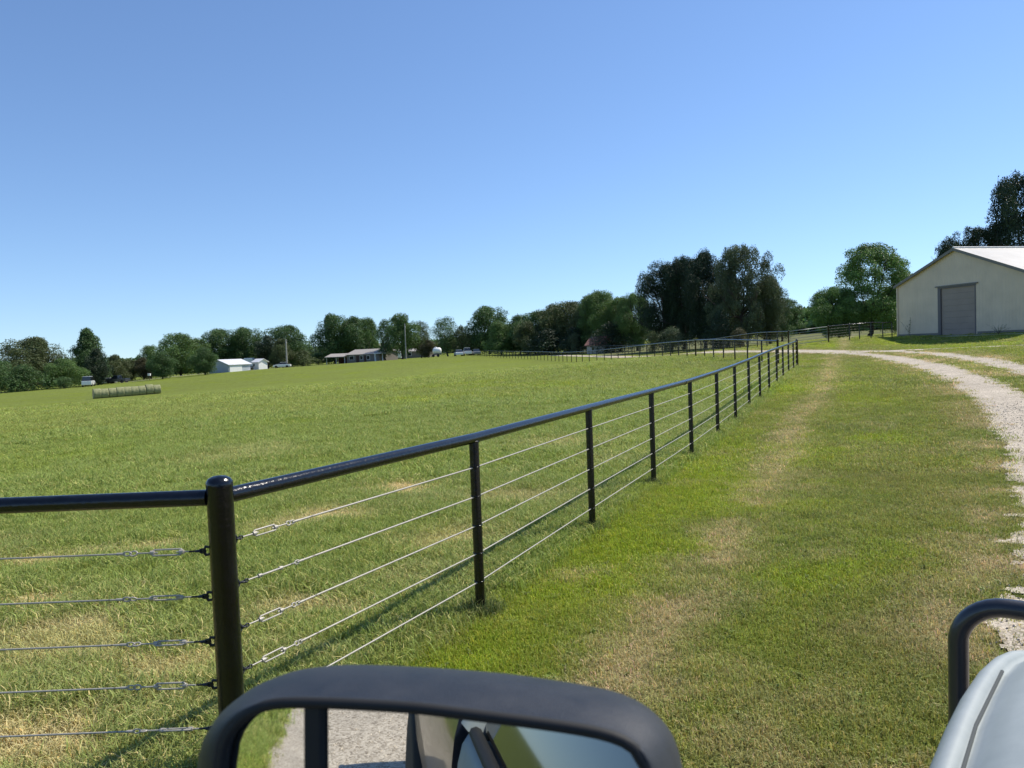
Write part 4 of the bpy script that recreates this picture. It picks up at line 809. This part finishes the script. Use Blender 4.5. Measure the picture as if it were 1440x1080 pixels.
# ---------------- far vehicles ----------------
tyre_m = M_('tyre', (.018,.018,.018), .85); chrome = M_('chrome', (.6,.6,.6), .2, 1)
def wheel(root, x, y, r, w=.22, name='wheel'):
    m = MB(); m.lathe((x, y, r), [(r*.62, -w/2), (r*.95, -w/2), (r, -w/2+.03), (r, w/2-.03), (r*.95, w/2), (r*.62, w/2)], 20, 'X')
    o = m.build(name, tyre_m, root); h = MB(); h.lathe((x, y, r), [(.02, -w/2+.03), (r*.6, -w/2+.02), (r*.63, w/2-.02), (.02, w/2-.03)], 16, 'X'); h.build('rim', M_('rim_metal', (.45,.45,.46), .35, .8), o); return o
def car(px, Y, head, body, glassy, label, kind='sedan', s=1.0, cat='car'):
    """y forward; profile extruded and pinched at the roof"""
    p = at(px, 500, Y); root = empty({'sedan':'parked_car','pickup':'parked_pickup','van':'parked_van'}[kind], (p[0], p[1], float(gz(p[0], p[1]))), R(head)); root.scale = (s, s, s); tag(root, label, cat)
    low = {'sedan': [(-2.25,.45),(-2.2,.85),(-1.5,.95),(.9,.95),(2.05,.80),(2.25,.45),(2.2,.28),(-2.2,.28)], 'pickup': [(-2.8,.55),(-2.78,1.1),(-.6,1.12),(1.2,1.12),(2.6,1.05),(2.8,.6),(2.75,.4),(-2.75,.4)], 'van': [(-2.5,.5),(-2.5,1.2),(1.6,1.2),(2.4,1.0),(2.55,.6),(2.5,.35),(-2.45,.35)]}[kind]
    up = {'sedan': [(-1.7,.94),(-1.0,1.42),(.35,1.45),(1.15,.94)], 'pickup': [(-.75,1.1),(-.6,1.82),(.55,1.85),(1.35,1.1)], 'van': [(-2.4,1.18),(-2.35,2.05),(1.0,2.1),(1.75,1.18)]}[kind]
    def ext(poly, w0, w1, mat, nm):
        m = MB(); n = len(poly); zs = [z for _, z in poly]; z0, z1 = min(zs), max(zs); ww = [w0+(w1-w0)*((z-z0)/(z1-z0)) for _, z in poly]
        m.add([(-w, y, z) for (y, z), w in zip(poly, ww)]+[(w, y, z) for (y, z), w in zip(poly, ww)], [tuple(reversed(range(n))), tuple(range(n, 2*n))]+[(i, (i+1)%n, n+(i+1)%n, n+i) for i in range(n)]); return m.build(nm, mat, root, bevel=.05)
    ext(low, .90, .90, body, 'body'); ext(up, .86, .66, glassy, 'window')
    ry = [(y*.92-.02, z+.06) for y, z in up[1:3]]; rf = MB(); yc = (ry[0][0]+ry[1][0])/2; rf.box((0, yc, ry[0][1]-.02), (1.36, ry[1][0]-ry[0][0]+.12, .07)); rf.build('roof', body, root, bevel=.02)
    wr = .33 if kind == 'sedan' else .40; wy = {'sedan': 1.4, 'pickup': 1.8, 'van': 1.6}[kind]
    for sx in (-.82, .82):
        for sy in (-wy, wy): wheel(root, sx, sy, wr)
    return root
wcar = M_('white_car_paint', (.75,.76,.77), .25, coat=.5); gcar = M_('grey_car_paint', (.22,.24,.26), .3, coat=.5); dcar = M_('dark_car_paint', (.03,.035,.045), .3, coat=.5); dg = glass_mat('dark_car_glass', (.015,.02,.025), .05)
car(122, 160, 20, wcar, dg, 'white van parked beneath the tall pointed tree on the left', 'van', 1.0, 'van')
car(163, 184, 80, dcar, dg, 'dark pickup parked by the farm road right of the white van', 'pickup', 1.0, 'pickup')
car(148, 190, 95, M_('silver_car_paint', (.45,.46,.47), .3, coat=.5), dg, 'silver car parked between the white van and the dark pickup', 'sedan')
car(396, 202, 95, wcar, dg, 'white car parked just left of the tall grey utility pole', 'sedan')
car(645, 182, 10, wcar, dg, 'white car parked at the left of the cars by the big rounded tree', 'sedan')
car(657, 184, 8, wcar, dg, 'white pickup parked in the middle of the three vehicles by the big rounded tree', 'pickup', 1.0, 'pickup')
car(669, 186, 12, gcar, dg, 'grey car parked rightmost of the three vehicles by the big rounded tree', 'sedan')
def camper(px, Y, label, name='camper_trailer', L=5.0, H=2.3, tank=False):
    p = at(px, 500, Y); root = empty(name, (p[0], p[1], float(gz(p[0], p[1])))); tag(root, label, 'tank trailer' if tank else 'camper')
    if tank:
        m = MB(); m.lathe((0, 0, 1.55), [(.05, -L/2), (.55, -L/2+.12), (.8, -L/2+.45), (.8, L/2-.45), (.55, L/2-.12), (.05, L/2)], 24, 'X'); m.build('tank', white_m, root); c = MB(); c.lathe((-.3, 0, 2.3), [(.25, 0), (.25, .16), (.05, .2)], 12); c.build('hatch', white_m, root)
        f = MB(); f.box((0, 0, .66), (L, 1.4, .18)); f.build('frame', dcar, root)
    else:
        poly = [(-L/2, .5), (-L/2-.1, 1.4), (-L/2+.5, H), (L/2-.9, H+.05), (L/2, 1.6), (L/2-.2, .5)]; n = len(poly); m = MB(); m.add([(x, -1.1, z) for x, z in poly]+[(x, 1.1, z) for x, z in poly], [tuple(range(n)), tuple(reversed(range(n, 2*n)))]+[(i, n+i, n+(i+1)%n, (i+1)%n) for i in range(n)]); m.build('shell', white_m, root, bevel=.12)
        w = MB(); w.box((-.4, -1.12, 1.6), (1.2, .04, .5)); w.build('window', dg, root)
    for sx in (-.9, .3): m = MB(); m.lathe((sx, -.95, .35), [(.30, -.1), (.35, -.07), (.35, .07), (.30, .1)], 16); m.f = m.f; mm = MB(); mm.tube([(sx, -1.05, .35), (sx, -.85, .35)], .35, 16); mm.build('wheel', tyre_m, root)
camper(553.5, 236, 'white camper behind the trees immediately right of the ranch house', L=5.2, H=2.7)
camper(615, 190, 'white rounded tank on a dark trailer under the open trees', 'tank_trailer', 2.2, tank=True)
camper(351, 210, 'white camper with a high front behind the dark board fence', L=3.6, H=3.3)
mb = empty('mailbox', P3(210, 531, 182)); q = P3(210, 531, 182); mb.location = (q[0], q[1], float(gz(q[0], q[1]))); tag(mb, 'white box on a post beside the farm road', 'box')
m = MB(); m.box((0,0,.5), (.12,.12,1.0)); m.build('post', brd, mb); m = MB(); m.box((0,0,1.2), (.6,.5,.55)); m.build('box', white_m, mb, bevel=.05)
# ---------------- the pickup the photo is taken from ----------------
HD = R(38.0); TR = empty('pickup_truck', (0,0,0), -HD); tag(TR, 'silver-grey pickup with a black bull bar and door mirror, nearest the camera', 'pickup')
def carpaint():
    m = bpy.data.materials.new('silver_truck_paint'); m.use_nodes = True; nt = m.node_tree; b = nt.nodes['Principled BSDF']; L = nt.links.new
    tc = nt.nodes.new('ShaderNodeTexCoord'); n = nt.nodes.new('ShaderNodeTexNoise'); n.inputs['Scale'].default_value = 7; n.inputs['Detail'].default_value = 9; n.inputs['Roughness'].default_value = .75; L(tc.outputs['Object'], n.inputs['Vector'])
    r = nt.nodes.new('ShaderNodeValToRGB'); e = r.color_ramp.elements; e[0].position = .35; e[0].color = (.29,.325,.325,1); e[1].position = .72; e[1].color = (.36,.395,.39,1); L(n.outputs['Fac'], r.inputs[0]); L(r.outputs[0], b.inputs['Base Color'])
    q = nt.nodes.new('ShaderNodeMapRange'); q.inputs[3].default_value = .55; q.inputs[4].default_value = .72; L(n.outputs['Fac'], q.inputs[0]); L(q.outputs[0], b.inputs['Roughness']); b.inputs['Metallic'].default_value = .08; b.inputs['Coat Weight'].default_value = .08; b.inputs['Coat Roughness'].default_value = .25; return m
tp = carpaint(); plast = M_('black_mirror_plastic', (.020,.021,.024), .50, noise=.35, nscale=35, bump=.16, bscale=700, spec=.5); barm = M_('black_powder_tube', (.022,.024,.030), .33, bump=.05, bscale=120, coat=.3); rub = M_('window_rubber', (.012,.012,.012), .7)
CX = .81
def loft(secs, mat, name, parent=None, cap=True, sub=0, smooth=True):
    m = MB(); n = len(secs[0]); vs = [v for s in secs for v in s]; fs = [(i*n+k, i*n+k+1, (i+1)*n+k+1, (i+1)*n+k) for i in range(len(secs)-1) for k in range(n-1)]
    m.add(vs, fs, smooth)
    if cap: m.add(secs[0], [tuple(reversed(range(n)))]); m.add(secs[-1], [tuple(range(n))])
    return m.build(name, mat, parent or TR, sub=sub)
def sec(y, hw, zt, zs, zl, crown=.06, flare=0.0):
    """one cross-section, from the left sill over the top to the right sill"""
    o = hw+flare; L_ = [(o-.06, zl), (o, zl+.22), (o, zs-.15), (o-.006, zs-.08), (o-.018, zs-.03), (o-.036, zs-.004), (o-.056, zs), (o-.067, zs-.022), (o-.079, zs-.014), (o-.12, zt-.012), (o-.25, zt+.006), (hw*.35, zt+crown*.8), (0, zt+crown)]
    pts = [(CX-x, y, z) for x, z in L_]+[(CX+x, y, z) for x, z in reversed(L_[:-1])]; return pts
# front fenders and hood, from the windscreen forward
secs = [sec(.60, 1.0, 1.35, 1.29, .55, .05, .0), sec(.85, 1.0, 1.36, 1.30, .55, .05, .04), sec(1.15, 1.0, 1.365, 1.31, .62, .05, .06), sec(1.5, 1.0, 1.36, 1.31, .72, .05, .065), sec(1.8, 1.0, 1.345, 1.30, .72, .05, .055), sec(1.98, .99, 1.32, 1.275, .66, .045, .04), sec(2.10, .975, 1.27, 1.235, .6, .04, .02), sec(2.2, .955, 1.20, 1.165, .5, .03, 0), sec(2.27, .93, 1.08, 1.05, .45, .02, 0), sec(2.30, .90, .95, .90, .45, .0, 0)]
loft(secs, tp, 'front_body', sub=1)
hg = MB(); hg.tube([(CX-(1.0+fl-.068), y, z-.017) for y, z, fl in ((.62,1.29,0),(.85,1.30,.04),(1.15,1.31,.06),(1.5,1.31,.065),(1.8,1.30,.055))], .0035, 8); hg.build('hood_gap_shade', M_('painted_gap_shade', (.07,.08,.082), .9), TR)  # thin grey tube: painted shade along the crease between fender and hood
# door and cab side below the belt line
cabs = [sec(-1.25, .985, 1.24, 1.22, .42, .02), sec(.1, .985, 1.24, 1.22, .42, .02), sec(.597, 1.0, 1.35, 1.29, .42, .05)]
loft(cabs, tp, 'cab_body')
bed = [sec(-4.0, .99, 1.28, 1.27, .55, 0), sec(-3.0, .99, 1.28, 1.27, .55, 0), sec(-1.30, .99, 1.28, 1.27, .55, 0)]
loft(bed, M_('navy_bed_paint', (.010,.013,.024), .3, coat=.4), 'bed')
# greenhouse: belt z=1.24, roof 1.90
def gh(y0, y1, yr0, yr1, mat, nm, hwb=.93, hwt=.60, z0=1.25, z1=1.87, grow=0):
    m = MB(); v = [(CX-hwb, y0, z0), (CX+hwb, y0, z0), (CX+hwb, y1, z0), (CX-hwb, y1, z0), (CX-hwt, yr0, z1), (CX+hwt, yr0, z1), (CX+hwt, yr1, z1), (CX-hwt, yr1, z1)]
    m.add(v, [(0,3,2,1),(4,5,6,7),(0,1,5,4),(1,2,6,5),(2,3,7,6),(3,0,4,7)]); return m.build(nm, mat, TR, bevel=.02)
gh(-1.22, .58, -1.10, -.20, dg, 'cab_glass')
rf = MB(); rf.add([(CX-.60,-1.14,1.865),(CX+.60,-1.14,1.865),(CX+.60,-.14,1.865),(CX-.60,-.14,1.865),(CX-.52,-1.08,1.93),(CX+.52,-1.08,1.93),(CX+.52,-.22,1.93),(CX-.52,-.22,1.93)], [(0,3,2,1),(4,5,6,7),(0,1,5,4),(1,2,6,5),(2,3,7,6),(3,0,4,7)]); rf.build('cab_roof', tp, TR, bevel=.03)
for sg in (-1, 1):
    for (yb, yt, w) in ((.58, -.19, .022), (-1.19, -1.10, .05)):
        p = MB(); p.tube([(CX+sg*.935, yb, 1.24), (CX+sg*.605, yt, 1.88)], w, 8); p.build('pillar', tp if yb != -.84 else rub, TR)
    s_ = MB(); s_.tube([(CX+sg*.945, .60, 1.25), (CX+sg*.945, -1.2, 1.245)], .018, 8); s_.build('window_seal', rub, TR)
    for yy in (-.72,):
        h = MB(); h.tube([(CX+sg*.99, yy, 1.08), (CX+sg*1.03, yy+.03, 1.08), (CX+sg*1.03, yy+.20, 1.08), (CX+sg*.99, yy+.23, 1.08)], .013, 8); h.build('door_handle', rub, TR)
    for yy in (.56,):
        h = MB(); h.box((CX+sg*.984, yy, .85), (.008, .012, .74)); h.build('door_gap', rub, TR)
for sx in (-.86, .86):
    for sy in (1.45, -3.0): wheel(TR, CX+sx, sy, .42, .28)
for sx in (-.72, .72):
    h = MB(); h.box((CX+sx, 2.385, .92), (.34, .05, .24)); h.build('headlight', M_('headlight_glass', (.55,.57,.6), .1), TR, bevel=.03)
    h = MB(); h.box((CX+sx*1.22, -4.01, 1.0), (.14, .04, .4)); h.build('tail_light', M_('tail_red', (.35,.01,.01), .2), TR, bevel=.01)
gr = MB(); gr.box((CX, 2.39, .82), (.95, .04, .36)); gr.build('grille', rub, TR); bu = MB(); bu.box((CX, 2.46, .55), (1.9, .2, .24)); bu.build('bumper', rub, TR, bevel=.05)
# bull bar: outer loop of tube round the left and right corners
bb = MB(); Y0 = 2.72; xl = -.385; xr = 2*CX-xl; zt = 1.13; r_ = .029
def arc(c, a0, a1, rad, sx): return [(c[0]+sx*rad*math.cos(a), Y0, c[1]+rad*math.sin(a)) for a in np.linspace(a0, a1, 8)]
path = [(xl+.02, Y0-.10, .42), (xl, Y0-.03, .60), (xl, Y0, .78)]+[(xl+.135-.135*math.cos(a), Y0+.0, zt-.135+.135*math.sin(a)) for a in np.linspace(.15, math.pi/2, 9)]+[(CX, Y0+.05, zt)]
full = path+[(2*CX-x, y, z) for x, y, z in reversed(path[:-1])]
bb.tube(full, r_, 20); bb.build('bull_bar', barm, TR)
b2 = MB(); b2.tube([(xl+.02, Y0, .66), (CX, Y0+.06, .66), (xr-.02, Y0, .66)], .026, 12); b2.build('bull_bar_cross_tube', barm, TR)
for sx in (-.4, .4): b3 = MB(); b3.box((CX+sx, Y0-.05, .78), (.06, .16, .74)); b3.build('bull_bar_upright', barm, TR, bevel=.01)
# ---- door mirror ----
inv = TR.rotation_euler.to_matrix().inverted()
naz = R(193.7); tilt = R(5.5); Nn = Vector((math.sin(naz)*math.cos(tilt), math.cos(naz)*math.cos(tilt), math.sin(tilt)))
Rt = Vector((0,0,1)).cross(Nn).normalized()*1.0
Rt = Rt if Rt.x > 0 else -Rt
Up = Rt.cross(-Nn).normalized(); Up = Up if Up.z > 0 else -Up
C0 = Vector(at(615, 1000, .53))
def on_plane(px, py, w):
    """point of the mirror housing seen at that pixel, in (right, up) of the plane lying w behind the glass lip"""
    d = Vector(ray(px, py)); o = Vector(CAM); c = C0-Nn*w; t = (c-o).dot(Nn)/d.dot(Nn); p = o+d*t-c; return (p.dot(Rt), p.dot(Up))
def Q(r, u, w): p = C0+Rt*r+Up*u-Nn*w; return inv@p
shx = lambda P: [(x+22*max(0, (x-640)/300)**1.3, y) for x, y in P]
inner = [(300,1080),(304,1060),(310,1045),(320,1026),(335,1010),(353,998),(375,990),(400,989),(460,990),(520,993),(585,997),(685,1010),(760,1020),(820,1030),(850,1037),(872,1047),(888,1058),(903,1078)]
outer = [(277,1080),(281,1058),(287,1038),(297,1016),(312,995),(333,976),(362,958),(400,944),(440,940),(485,939.5),(540,942),(610,946),(710,955),(785,967),(850,979),(880,989),(903,1002),(922,1020),(938,1045),(950,1080)]
def rs(pts, n):
    P = np.array(pts); t = np.r_[0, np.cumsum(np.linalg.norm(np.diff(P, axis=0), axis=1))]; s = np.linspace(0, t[-1], n); return np.c_[np.interp(s, t, P[:,0]), np.interp(s, t, P[:,1])]
def smooth_closed(P, k=2):
    P = np.array(P)
    for _ in range(k): P = .5*P+.25*np.roll(P, 1, 0)+.25*np.roll(P, -1, 0)
    return P
HM = .27     # how far the housing goes on below
def ring(px, w, n=44, base=None):
    top = rs([on_plane(x, y, w) for x, y in px], n); lo = top.copy(); u0 = min(top[0,1], top[-1,1]); a = top[0]; b = top[-1]
    bot = rs([(b[0]+.003, b[1]-HM*.25), (b[0]+.002, b[1]-HM*.55), (b[0]-.02, b[1]-HM*.8), (b[0]-.06, b[1]-HM*.93), (b[0]-.12, b[1]-HM), (a[0]+.10, a[1]-HM), (a[0]+.04, a[1]-HM*.92), (a[0]+.012, a[1]-HM*.78), (a[0]+.002, a[1]-HM*.5)], 40); return np.vstack([top, bot])
ri = smooth_closed(ring(shx(inner), 0.0), 3); ro = smooth_closed(ring(shx(outer), .055), 3); cen = ri.mean(0)
def scl(P, k, kk=None): return cen+(P-cen)*np.array([k, kk or k])
rings = [(scl(ri, .985), .012), (ri, .003), (scl(ri, 1.022), -.001), (ri*.62+ro*.38, .006), (ri*.30+ro*.70, .024), (ro, .055), (scl(ro, .965), .085), (scl(ro, .86), .118), (scl(ro, .62), .138), (scl(ro, .25), .146)]
n = len(ri); vs = []; 
for P, w in rings: vs += [Q(r, u, w) for r, u in P]
mir = MB(); mir.add(vs, [(i*n+k, i*n+(k+1)%n, (i+1)*n+(k+1)%n, (i+1)*n+k) for i in range(len(rings)-1) for k in range(n)], True); mir.add([vs[-n+k] for k in range(n)], [tuple(range(n))], True)
sm = empty('side_mirror', (0,0,0)); sm.parent = TR
mir.build('housing', plast, sm, sub=1)
# black backing plate, bar, and the two glasses
xs = lambda px, py: on_plane(px, py, .008)[0]
bar0, bar1 = xs(431, 1040), xs(456, 1040)
bp_ = MB(); rr2 = scl(ri, 1.0); bp_.add([Q(r, u, .016) for r, u in rr2], [tuple(range(n))]); bp_.build('backing_plate', rub, sm)
def clipx(P, lo, hi): return np.c_[np.clip(P[:,0], lo, hi), P[:,1]]
mg = bpy.data.materials.new('mirror_glass'); mg.use_nodes = True; _b = mg.node_tree.nodes['Principled BSDF']; _b.inputs['Base Color'].default_value = (.80,.82,.82,1); _b.inputs['Metallic'].default_value = 1; _b.inputs['Roughness'].default_value = .012
def glass_piece(lo, hi, name, w0, bulge=0.0, label=None):
    # columns between lo and hi; top and bottom read from the ring
    cols = 28; m = MB(); vs = []; rows = 10; top = ri[:44]; bot = ri[44:][::-1]; o = np.argsort(top[:,0])
    for c in range(cols+1):
        x = lo+(hi-lo)*c/cols; ut = np.interp(x, top[o,0], top[o,1])-.0005; ob = np.argsort(bot[:,0]); ub = np.interp(x, bot[ob,0], bot[ob,1])+.002
        for q in range(rows+1):
            u = ut+(ub-ut)*q/rows; xm = (x-(lo+hi)/2); um = u-cen[1]; vs.append(Q(x, u, w0+bulge*(xm*xm+um*um*.35)/2))
    m.add(vs, [(c*(rows+1)+q, c*(rows+1)+q+1, (c+1)*(rows+1)+q+1, (c+1)*(rows+1)+q) for c in range(cols) for q in range(rows)], bulge > 0); o = m.build(name, mg, sm)
    if label: o['label'] = label
    return o
xl_, xr_ = ri[:,0].min(), ri[:,0].max()
glass_piece(xl_+.002, bar0-.001, 'convex_glass', .0085, 1/.72, 'narrow curved blind-spot glass')
glass_piece(bar1+.001, xr_-.002, 'main_glass', .0095, 0, 'wide flat mirror glass')
bm2 = MB(); ub_, ut_ = ri[:,1].min(), max(u for r, u in ri); 
tops = ri[:44]; o_ = np.argsort(tops[:,0]); tt = np.interp((bar0+bar1)/2, tops[o_,0], tops[o_,1])
for w_ in (0,): bm2.add([Q(bar0, tt-.001, .003), Q(bar1, tt-.001, .003), Q(bar1, ub_+.002, .003), Q(bar0, ub_+.002, .003), Q(bar0-.001, tt-.001, .015), Q(bar1+.001, tt-.001, .015), Q(bar1+.001, ub_+.002, .015), Q(bar0-.001, ub_+.002, .015)], [(0,1,2,3),(7,6,5,4),(0,4,5,1),(1,5,6,2),(2,6,7,3),(3,7,4,0)])
bm2.build('divider_bar', rub, sm, bevel=.002)
for du in (-.20, -.10):
    a = Q(xr_-.05, cen[1]+.06+du, .09); ar = MB(); ar.tube([a, Vector((-.06, .47, a.z-.01)), Vector((.0, .46, a.z-.06 if a.z > 1.35 else a.z-.02)), Vector((.12, .45, max(1.16, a.z-.25)))], .016, 10); ar.build('mirror_arm', plast, sm)
rim = MB(); rim.tube([Q(r, u, .0035) for r, u in scl(ri, .997)], .0042, 8, closed=True); rim.build('glass_rim', rub, sm)
